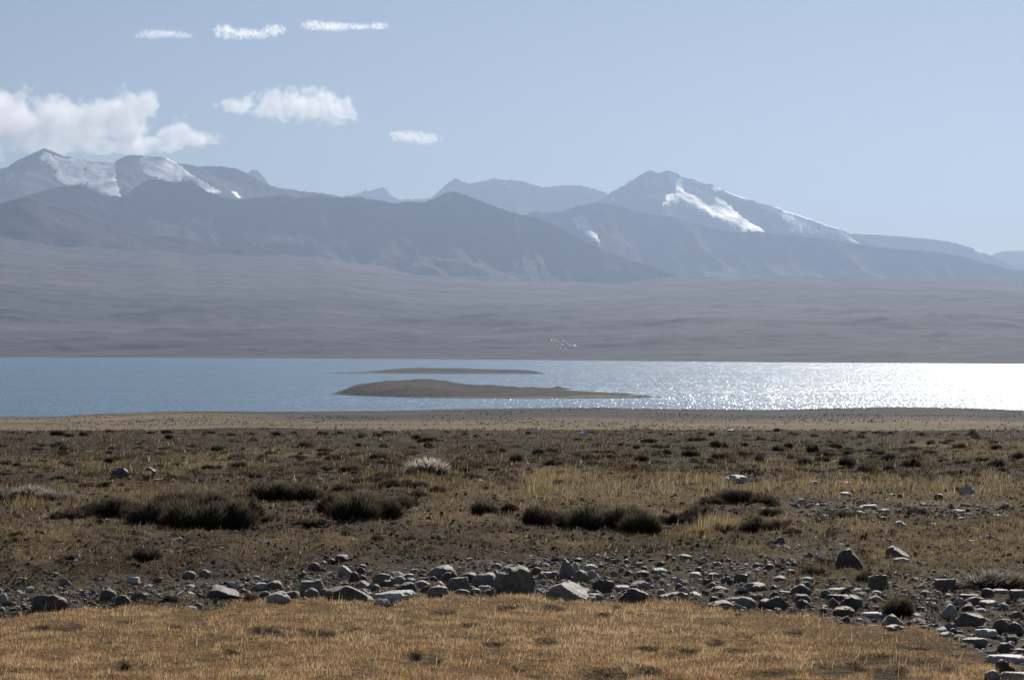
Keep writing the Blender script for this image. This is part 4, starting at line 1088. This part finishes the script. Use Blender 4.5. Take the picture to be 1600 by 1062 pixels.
# column, base row, width, height, look, label, landmark phrase
SHRUBS = [
 (300, 829, 92, 62, 'big', 'blackest and largest shrub of the dark bank on the left field', 'the largest black shrub'),
 (238, 824, 80, 52, 'big', None, None), (356, 827, 84, 54, 'big', None, None), (394, 812, 44, 36, 'mid', None, None), (325, 812, 90, 46, 'big', None, None),
 (168, 815, 72, 40, 'big', 'squat dark shrub just left of the big black bank', 'the squat left shrub'), (116, 816, 56, 24, 'mid', None, None), (88, 815, 40, 18, 'mid', None, None),
 (428, 786, 84, 34, 'big', 'dark shrub pair member with brown grass haze above it', 'the dark paired shrub'), (478, 786, 56, 28, 'mid', None, None),
 (545, 817, 92, 48, 'big', 'domed dark shrub left of the ochre grass patch', 'the domed dark shrub'), (590, 812, 70, 44, 'big', None, None), (624, 798, 46, 28, 'mid', None, None),
 (664, 747, 78, 24, 'pale', 'white plumed shrub shining above the dark scrub', 'the white plumed shrub'),
 (575, 758, 66, 16, 'mid', None, None), (612, 768, 52, 18, 'mid', None, None), (684, 770, 28, 16, 'mid', None, None), (655, 779, 34, 14, 'mid', None, None), (712, 752, 30, 12, 'sml', None, None), (548, 738, 40, 12, 'sml', None, None),
 (757, 804, 42, 24, 'mid', 'small round shrub at the edge of the ochre patch', 'the small round shrub'), (796, 802, 34, 16, 'mid', None, None),
 (838, 823, 66, 38, 'big', 'leftmost shrub of the dark row in mid field', 'the first mid row shrub'), (890, 824, 50, 30, 'mid', None, None), (938, 832, 88, 52, 'big', 'tallest shrub of the dark row in mid field', 'the tallest mid row shrub'),
 (1005, 836, 70, 46, 'big', 'deep black round shrub closing the dark row', 'the deep black round shrub'), (968, 828, 44, 34, 'mid', None, None), (1078, 822, 66, 30, 'mid', None, None), (1100, 812, 46, 26, 'mid', None, None),
 (1142, 790, 58, 30, 'big', 'grey twiggy shrub in front of the whitish humped rock', 'the grey twiggy shrub'), (1197, 792, 54, 28, 'mid', None, None), (1190, 833, 70, 30, 'mid', 'ragged dark shrub beside the golden grass tuft', 'the ragged dark shrub'), (1225, 826, 36, 18, 'mid', None, None),
 (873, 762, 32, 12, 'mid', None, None), (1326, 811, 54, 20, 'mid', 'grey low shrub on the upper gravel', 'the grey gravel shrub'), (1432, 808, 34, 14, 'mid', None, None), (1288, 806, 44, 12, 'sml', None, None),
 (222, 880, 52, 24, 'mid', 'lone dark shrub between the black bank and the stones', 'the lone dark shrub'), (1030, 868, 62, 14, 'mid', None, None), (1360, 866, 52, 9, 'mid', None, None), (1340, 871, 40, 9, 'sml', None, None),
 (1407, 958, 60, 36, 'big', 'round dark shrub growing among the right stones', 'the round stone strip shrub'), (1545, 916, 108, 30, 'pale_grey', 'wide grey bush at the right above the stones', 'the wide grey bush'),
 (42, 784, 76, 26, 'pale_grey', 'silvery shrub on the left with pale tips', 'the silvery left shrub'), (112, 786, 48, 18, 'pale_grey', None, None), (10, 788, 34, 14, 'mid', None, None),
 (1326, 734, 30, 17, 'mid', 'round dark shrub left of a group of four on the upper field', 'the round upper shrub'), (1352, 742, 32, 19, 'mid', None, None), (1390, 738, 24, 15, 'mid', None, None), (1427, 734, 34, 19, 'mid', None, None),
 (1558, 731, 30, 17, 'mid', 'solitary dark shrub on the right of the upper field', 'the solitary right shrub'), (1590, 718, 30, 12, 'sml', None, None), (1536, 722, 26, 10, 'sml', None, None),
 (1256, 728, 27, 15, 'mid', None, None), (1292, 716, 36, 12, 'mid', None, None), (1270, 710, 26, 16, 'sml', None, None), (1236, 719, 20, 10, 'sml', None, None), (1220, 710, 30, 10, 'sml', None, None), (1375, 713, 26, 9, 'sml', None, None), (1408, 705, 30, 9, 'sml', None, None), (1430, 703, 34, 8, 'sml', None, None),
 (865, 729, 32, 15, 'mid', 'dark shrub in the middle of the upper field', 'the middle upper shrub'), (805, 724, 26, 14, 'sml', None, None), (840, 711, 34, 11, 'sml', None, None), (916, 720, 20, 10, 'sml', None, None), (932, 709, 24, 9, 'sml', None, None), (953, 710, 26, 8, 'sml', None, None), (970, 723, 20, 9, 'sml', None, None),
 (1000, 721, 32, 14, 'mid', None, None), (1037, 713, 26, 12, 'sml', None, None), (1026, 724, 20, 8, 'sml', None, None), (1080, 716, 28, 12, 'sml', None, None), (1110, 726, 20, 12, 'sml', None, None), (1128, 717, 30, 12, 'sml', None, None), (1165, 715, 28, 9, 'sml', None, None), (1188, 723, 24, 14, 'sml', None, None), (1090, 691, 36, 8, 'sml', None, None), (1015, 693, 24, 8, 'sml', None, None),
 (520, 722, 34, 11, 'sml', 'low dark shrub left of the white plumed shrub, well behind it', 'the low upper left shrub'), (550, 714, 30, 9, 'sml', None, None), (590, 719, 26, 10, 'sml', None, None), (645, 712, 26, 8, 'sml', None, None), (505, 713, 24, 9, 'sml', None, None), (465, 717, 30, 7, 'sml', None, None), (410, 718, 20, 7, 'sml', None, None), (720, 720, 22, 9, 'sml', None, None), (785, 708, 20, 8, 'sml', None, None),
 (88, 749, 26, 9, 'sml', None, None), (110, 755, 28, 10, 'sml', 'dark cushion shrub on the left upper field', 'the dark left cushion'), (155, 722, 20, 9, 'sml', None, None), (50, 734, 22, 8, 'sml', None, None), (45, 722, 12, 6, 'sml', None, None), (330, 734, 30, 8, 'sml', None, None), (160, 762, 22, 11, 'sml', None, None), (130, 762, 24, 8, 'sml', None, None),
 (265, 815, 70, 40, 'big', None, None), (205, 818, 56, 36, 'mid', None, None), (365, 808, 60, 30, 'mid', None, None), (285, 800, 120, 34, 'big', None, None), (140, 808, 50, 24, 'mid', None, None),
 (455, 780, 90, 28, 'big', None, None), (405, 779, 50, 24, 'mid', None, None), (505, 778, 40, 18, 'mid', None, None), (518, 806, 50, 34, 'mid', None, None), (640, 792, 40, 18, 'mid', None, None), (570, 800, 70, 36, 'mid', None, None),
 (915, 826, 60, 40, 'mid', None, None), (860, 818, 50, 26, 'mid', None, None), (985, 822, 50, 32, 'mid', None, None), (1050, 824, 44, 22, 'mid', None, None), (1120, 826, 40, 16, 'mid', None, None), (1168, 790, 50, 22, 'mid', None, None), (1205, 808, 40, 18, 'mid', None, None), (1110, 793, 40, 16, 'mid', None, None),
 (535, 771, 44, 18, 'mid', None, None), (640, 764, 50, 16, 'mid', None, None), (600, 752, 50, 12, 'mid', None, None), (700, 757, 40, 12, 'sml', None, None), (740, 748, 34, 10, 'sml', None, None),
 (70, 786, 56, 22, 'pale_grey', None, None), (-10, 782, 50, 20, 'pale_grey', None, None), (1490, 916, 50, 18, 'pale_grey', None, None), (1590, 915, 60, 26, 'pale_grey', None, None), (1352, 903, 44, 14, 'mid', None, None), (1275, 903, 40, 12, 'sml', None, None),
 (25, 842, 30, 12, 'mid', None, None), (420, 818, 36, 16, 'mid', None, None), (480, 826, 60, 10, 'sml', None, None), (675, 823, 46, 9, 'sml', None, None), (770, 835, 40, 10, 'sml', None, None), (640, 845, 40, 10, 'sml', None, None), (540, 840, 34, 10, 'sml', None, None), (180, 845, 50, 10, 'sml', None, None), (1240, 842, 44, 9, 'sml', None, None), (1215, 885, 34, 9, 'sml', None, None), (870, 872, 24, 10, 'sml', None, None), (105, 880, 24, 9, 'sml', None, None), (390, 937, 24, 15, 'mid', None, None), (265, 934, 30, 13, 'mid', None, None), (590, 848, 30, 9, 'sml', None, None),
]
placed_shrubs = []
def add_shrub(px, py, wpx, hpx, look, label, phrase, k):
    r = random.Random(k * 31 + 3)
    Y0 = float(gY(py)); mpp = Y0 / F
    wm, hm = wpx * mpp, hpx * mpp
    Yc = Y0 + 0.3 * wm
    X = PX(px, Y0)
    fol = {'big': BIG, 'mid': MID, 'sml': SML, 'pale': PALE, 'pale_grey': PALE}[look]
    rt = empty('dwarf_shrub', (X, Yc, float(gz(X, Yc)) - 0.01))
    rt.scale = (wm * 1.05, wm * 0.8, max(hm - 0.3 * wm * 0.05, 0.02) * {'big': 1.2, 'mid': 1.25, 'sml': 1.4, 'pale': 1.75, 'pale_grey': 1.35}[look])
    rt.rotation_euler = (0, 0, r.uniform(0, 6.28) if wpx < 70 else r.uniform(-0.5, 0.5))
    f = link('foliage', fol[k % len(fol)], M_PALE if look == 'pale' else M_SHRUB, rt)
    if look == 'pale_grey':
        f.material_slots[0].link = 'OBJECT'; f.material_slots[0].material = M_GREYTWIG
    if wpx >= 24:
        for sm in STEMS[:3 if wpx > 40 else 1]:
            link('stem', sm, M_STEM, rt)
    placed_shrubs.append(dict(o=rt, px=px, py=py, w=wpx, h=hpx, look=look, label=label, phrase=phrase))
    return rt
M_GREYTWIG = mat_twig('grey_twigs', [(0.05, 0.042, 0.033), (0.14, 0.123, 0.10), (0.30, 0.27, 0.23), (0.55, 0.51, 0.45)], 0.5)
for k, (px, py, wpx, hpx, look, label, phrase) in enumerate(SHRUBS): add_shrub(px, py, wpx, hpx, look, label, phrase, k)

def scatter_shrubs(n):
    r = random.Random(5)
    occ = [(s['px'], s['py'], s['w']) for s in placed_shrubs]
    c = 0; tries = 0
    while c < n and tries < 6000:
        tries += 1
        px = r.uniform(3, 1597); py = 677 + 72 * r.random() ** 1.3
        sc = (py - 640) / 70.0
        wpx = r.uniform(11, 24) * min(1.2, sc + 0.35)
        if any(abs(px - a) < 0.45 * (b + wpx) and abs(py - q) < 5 for a, q, b in occ): continue
        if float(perlin(px / 90.0, py / 14.0, 77)) < -0.25: continue
        add_shrub(px, py, wpx, wpx * r.uniform(0.28, 0.48), 'sml', None, None, 500 + c)
        occ.append((px, py, wpx)); c += 1
scatter_shrubs(175)
LOOK = {'big': 'broad dark', 'mid': 'dark bushy', 'sml': 'low dark', 'pale': 'white plumed', 'pale_grey': 'silvery grey'}
name_by_neighbour(placed_shrubs, 'shrub', lambda s: LOOK[s['look']])
for s in placed_shrubs: tag(s['o'], s['label'], 'shrub', 'dwarf shrubs dotting the field')

# the many smaller tufts behind and between, past counting: one mass
def build_tufts():
    r = np.random.default_rng(44)
    n = 3300
    px = r.uniform(-230, 1830, n)
    py = np.where(r.random(n) < 0.80, 674 + 80 * r.random(n) ** 1.25, r.uniform(800, 885, n))
    Y = gY(py); X = PX(px, Y)
    t, s, o, h, g, _, _ = zones(X, Y)
    k = r.random(n) < np.clip(0.6 + 0.9 * fbm(X / 3.0, Y / 7.0, 3, 641), 0.05, 1) * (1 - 0.6 * o) * (1 - s) * (1 - t)
    X, Y, py = X[k], Y[k], py[k]; n = len(X); m = 56
    z = gz(X, Y)
    wm = r.uniform(6, 19, n) * np.clip((py - 640) / 90.0, 0.5, 1.1) * Y / F; hm = wm * r.uniform(0.3, 0.5, n)
    a = r.uniform(0, 2 * math.pi, (n, m)); q = np.sqrt(r.random((n, m))) * 0.5
    f = r.random((n, m)) ** 0.7
    top = np.sqrt(np.maximum(0.05, 1 - (q / 0.52) ** 2))
    bx = X[:, None] + np.cos(a) * q * wm[:, None]; by = Y[:, None] + np.sin(a) * q * wm[:, None] * 0.8
    bz = z[:, None] - 0.01 + f * top * hm[:, None] * 0.7
    ln = hm[:, None] * r.uniform(0.3, 0.7, (n, m))
    tx = bx + np.cos(a) * q * ln * 0.9 + r.normal(0, 0.2, (n, m)) * ln; ty = by + np.sin(a) * q * ln * 0.9; tz = bz + ln
    b = r.uniform(0, 6.28, (n, m)); wd = wm[:, None] * r.uniform(0.02, 0.05, (n, m))
    V = np.stack([np.stack([bx - np.cos(b) * wd, by - np.sin(b) * wd, bz], -1), np.stack([bx + np.cos(b) * wd, by + np.sin(b) * wd, bz], -1), np.stack([tx, ty, tz], -1)], 2).reshape(-1, 3)
    me = np_mesh('scrub_tufts', V, np.arange(3 * n * m).reshape(-1, 3), False)
    ti = np.clip(0.05 + 0.35 * f ** 2 + r.normal(0, 0.12, (n, m)), 0, 1)  # lit tips over a shaded base painted into the tint, as on the shrubs
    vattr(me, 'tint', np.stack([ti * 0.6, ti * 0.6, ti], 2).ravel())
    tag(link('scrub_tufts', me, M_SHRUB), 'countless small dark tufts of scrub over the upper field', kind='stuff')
build_tufts()

# a single golden tussock
def tussock(px, py, wpx, hpx, label, seed):
    r = np.random.default_rng(seed)
    Y0 = float(gY(py)); mpp = Y0 / F; wm, hm = wpx * mpp, hpx * mpp; n = 420
    X0 = PX(px, Y0); z0 = float(gz(X0, Y0))
    a = r.uniform(0, 2 * math.pi, n); rad = np.sqrt(r.random(n)) * 0.22 * wm
    b = np.stack([np.cos(a) * rad, np.sin(a) * rad, np.zeros(n)], -1)
    l = hm * r.uniform(0.5, 1.1, n)
    t = b + np.stack([np.cos(a) * 0.4 * wm * r.random(n) + 0.1 * l, np.sin(a) * 0.4 * wm * r.random(n), l], -1)
    q = r.uniform(0, 6.28, n); wd = 0.004
    d = np.stack([np.cos(q) * wd, np.sin(q) * wd, np.zeros(n)], -1)
    me = np_mesh('grass_tussock', np.stack([b - d, b + d, t], 1).reshape(-1, 3), np.arange(3 * n).reshape(-1, 3), False)
    vattr(me, 'tint', np.repeat(np.clip(r.normal(0.66, 0.12, n), 0, 1), 3))
    o = link('grass_tussock', me, M_FIELD); o.location = (X0, Y0, z0 - 0.01)
    tag(o, label, 'grass tuft', 'golden grass tussocks')
tussock(1133, 836, 54, 28, 'bright golden grass tussock beside the ragged dark shrub', 1)
tussock(1088, 836, 34, 16, 'smaller golden tussock left of the brightest one', 2)
tussock(228, 752, 18, 18, 'thin pale grass tussock by the dark field boulder', 3)

# ------------------------------------------------------------------ earth mound and far specks
def earth_mound():
    Y0 = float(gY(681.5)); mpp = Y0 / F
    wm, hm = 42 * mpp, 9.5 * mpp
    nr, nc = 16, 40
    a = np.linspace(0, 2 * math.pi, nc); rr_ = np.linspace(0, 1, nr)[:, None]
    x = rr_ * np.cos(a) * wm / 2; y = rr_ * np.sin(a) * wm * 0.4
    z = hm * (1 - rr_ ** 1.25) * (1 + 0.25 * fbm(x / 0.2, y / 0.2, 3, 901)) - 0.05 * rr_
    z = np.where(rr_ < 0.25, np.minimum(z, hm * 0.92), z) + 0.0 * x
    me = np_mesh('earth_mound', np.stack([x, y, z], -1), grid_faces(nr, nc)[:, ::-1])
    m = NT('mound_soil'); c = m.coord('Object')
    col = m.ramp(m.noise(c, 9, 5, 0.6), [(0.35, (0.03, 0.027, 0.026)), (0.65, (0.085, 0.075, 0.066))])
    o = link('earth_mound', me, m.done(m.bsdf(col, 0.95, 0.1, m.bump(m.noise(c, 30, 4), 0.8, 0.03))))
    X0 = PX(1523, Y0); o.location = (X0, Y0 + 0.3, float(gz(X0, Y0)) - 0.01)
    tag(o, 'dark flat topped earth mound on the far rim of the field', 'mound')
earth_mound()

def far_specks():
    spots = [(195, 658, 'dark speck of a rock on the tan shore plain, leftmost of the row'), (298, 660, 'dark rock on the tan shore strip, second of the row'), (258, 652.5, 'small rock close to the near shoreline at the left'), (401, 654, 'dark rock on the shore plain below the lake centre left'),
             (692, 653, 'dark rock on the brown shore plain under the larger island'), (725, 654, 'dark rock just right of the one under the larger island'), (783, 651, 'tiny rock nearest the shore below the island spit'), (829, 655, 'lone rock on the brown shore plain past the island middle')]
    for i, (px, py, label) in enumerate(spots):
        # where the sight line meets the shore plain
        Y = np.linspace(400, 1300, 4000)
        Ys = (EYE - LAKE_Z) * F / (poly(SHORE_NEAR, px) - 531.0)
        zp = -20.5 + (LAKE_Z + 20.5) * np.clip((Y - 320) / (Ys - 320), 0, 1) ** 0.9
        q = 531 + (EYE - zp) / Y * F
        Y0 = float(Y[np.argmin(np.abs(q - py))]); z0 = float(zp[np.argmin(np.abs(q - py))])
        o = link('boulder', stone_mesh('angular', 950 + i, 2), STONE['dark'])
        o.scale = (0.85, 0.8, 0.9); o.location = (PX(px, Y0), Y0, z0 - 0.15)
        tag(o, label, 'boulder', 'rocks on the shore plain')
far_specks()

# bright pools on the far plain
def far_ponds():
    r = random.Random(3)
    P = [(836, 531, 5), (862, 533, 7), (869, 534, 5), (874, 536, 8), (881, 534, 6), (879, 540, 7), (887, 538, 5), (871, 541, 4), (891, 541, 5), (898, 541.5, 7), (876, 545, 4), (884, 547, 5), (866, 531.5, 4), (835, 551, 4), (880, 551, 4), (902, 542, 3)]
    m = NT('pond_water')
    p = m.n('ShaderNodeBsdfPrincipled'); p.inputs['Base Color'].default_value = (0.18, 0.19, 0.18, 1); p.inputs['Roughness'].default_value = 0.45; p.inputs['Specular IOR Level'].default_value = 0.8
    mat = m.done(p.outputs[0])
    dg = bpy.context.evaluated_depsgraph_get()
    pl = bpy.data.objects['far_plain'].evaluated_get(dg)
    for i, (px, py, wpx) in enumerate(P):
        d = Vector(((px - 800) / F, 1, (531 - py) / F)).normalized()
        hit, loc, nrm, _ = pl.ray_cast(Vector((0, 0, EYE)), d)
        if not hit: continue
        wm = wpx * loc.y / F * 0.27
        n = 18
        V = []; 
        for q in range(n):
            a = q / n * 2 * math.pi; k = 1 + 0.25 * math.sin(3 * a + i) + 0.15 * r.uniform(-1, 1)
            V.append((wm * k * math.cos(a), wm * 3.2 * k * math.sin(a), 0))
        V = [(0, 0, 0)] + V
        me = np_mesh('pond', V, [(0, 1 + q, 1 + (q + 1) % n) for q in range(n)], False)
        o = link('pond', me, mat)
        ax = Vector((0, 0, 1)).cross(nrm); 
        o.rotation_mode = 'QUATERNION'; o.rotation_quaternion = Vector((0, 0, 1)).rotation_difference(nrm)
        o.location = loc + nrm * 2.5
        tag(o, 'bright sunlit pool in the cluster on the far plain', kind='structure', group='pools glinting on the far plain')
far_ponds()

# ------------------------------------------------------------------ clouds: bodies of vapour far behind the mountains
def cloud(label, lobes, Yc, dens, seed, thick=0.5, rough=1.0):
    """lobes: (column, row, half width, half height) in photograph pixels, placed round depth Yc"""
    mpp = Yc / F
    c0x = sum(l[0] for l in lobes) / len(lobes); c0y = sum(l[1] for l in lobes) / len(lobes)
    o_loc = Vector((PX(c0x, Yc), Yc, PZ(c0y, Yc)))
    m = NT('cloud_vapour')
    tc = m.n('ShaderNodeTexCoord'); v = tc.outputs['Object']
    best = None
    bb = []
    for (px, py, rx, ry) in lobes:
        ctr = Vector((PX(px, Yc), Yc, PZ(py, Yc))) - o_loc
        R = Vector((rx * mpp, rx * mpp * thick + ry * mpp * 0.5, ry * mpp))
        bb.append((ctr - R * 1.25, ctr + R * 1.25))
        s = m.n('ShaderNodeVectorMath', operation='SUBTRACT'); m.l(v, s.inputs[0]); s.inputs[1].default_value = ctr
        dv = m.n('ShaderNodeVectorMath', operation='DIVIDE'); m.l(s.outputs[0], dv.inputs[0]); dv.inputs[1].default_value = R
        ln = m.n('ShaderNodeVectorMath', operation='LENGTH'); m.l(dv.outputs[0], ln.inputs[0])
        f = m.math('SUBTRACT', 1.0, ln.outputs['Value'])
        best = f if best is None else m.math('SMOOTH_MAX', best, f, 0.25)
    av = m.n('ShaderNodeVectorMath', operation='ADD'); m.l(v, av.inputs[0]); av.inputs[1].default_value = (seed * 911.0, 0, 0)
    sz = 1.0 / (max(l[3] for l in lobes) * mpp)
    n1 = m.noise(av.outputs[0], sz * 1.6, 6, 0.64)
    g = m.math('ADD', best, m.math('MULTIPLY', m.math('SUBTRACT', n1, 0.52), 3.6 * rough))
    vo = m.n('ShaderNodeTexVoronoi', feature='F1'); m.l(av.outputs[0], vo.inputs['Vector'])
    vo.inputs['Scale'].default_value = sz * 1.5; vo.inputs['Detail'].default_value = 1.0; vo.inputs['Roughness'].default_value = 0.5
    g = m.math('ADD', g, m.math('MULTIPLY', m.math('SUBTRACT', 0.64, vo.outputs['Distance']), 1.0 * rough))
    g = m.math('MULTIPLY', g, 4.0, clamp=True)
    # nothing reaches the faces of the box that bounds the body
    g = m.math('MULTIPLY', g, m.math('MULTIPLY_ADD', best, 5.0, 1.2, clamp=True))
    pv = m.n('ShaderNodeVolumePrincipled')
    pv.inputs['Color'].default_value = (1.0, 1.0, 1.0, 1)
    pv.inputs['Anisotropy'].default_value = 0.58
    m.l(m.math('MULTIPLY', g, dens), pv.inputs['Density'])
    m.l(pv.outputs[0], m.out.inputs['Volume'])
    try: m.m.cycles.volume_step_rate = 0.28
    except Exception: pass
    lo = Vector([min(b[0][i] for b in bb) for i in range(3)]); hi = Vector([max(b[1][i] for b in bb) for i in range(3)])
    V = [(x, y, z) for z in (lo.z, hi.z) for (x, y) in ((lo.x, lo.y), (hi.x, lo.y), (hi.x, hi.y), (lo.x, hi.y))]
    me = np_mesh('cloud', V, [(0, 3, 2, 1), (4, 5, 6, 7), (0, 1, 5, 4), (1, 2, 6, 5), (2, 3, 7, 6), (3, 0, 4, 7)], False)
    o = link('cloud', me, m.m); o.location = o_loc
    tag(o, label, kind='stuff', group='clouds over the mountains')

cloud('largest white cloud bank, resting on the left snow massif',
      [(30, 190, 75, 52), (110, 195, 75, 46), (195, 185, 60, 46), (228, 170, 26, 28), (262, 200, 40, 26), (305, 218, 45, 14), (-60, 190, 90, 60), (150, 228, 150, 14)], 38000, 0.0028, 1)
cloud('smooth lens shaped white cloud in mid sky',
      [(390, 166, 50, 14), (440, 163, 55, 26), (485, 165, 55, 28), (525, 172, 36, 24), (545, 180, 16, 14)], 38000, 0.003, 2)
cloud('small white puff hanging lowest between the massif and the dome peak',
      [(640, 214, 32, 10), (665, 217, 26, 10), (625, 211, 20, 7)], 38000, 0.004, 3, rough=1.1)
cloud('thin faint wisp, leftmost of the upper row of clouds', [(240, 54, 26, 7), (258, 53, 30, 6), (285, 56, 18, 5), (217, 57, 10, 4)], 40000, 0.0035, 4, rough=1.5)
cloud('double curl of white cloud, middle of the upper row', [(352, 50, 20, 12), (380, 53, 26, 9), (405, 54, 20, 7), (428, 48, 18, 10)], 40000, 0.005, 5, rough=1.2)
cloud('flat streak of cloud, highest of the upper row', [(490, 40, 20, 8), (520, 42, 32, 7), (560, 42, 22, 5), (590, 41, 18, 6)], 40000, 0.005, 6, rough=1.25)
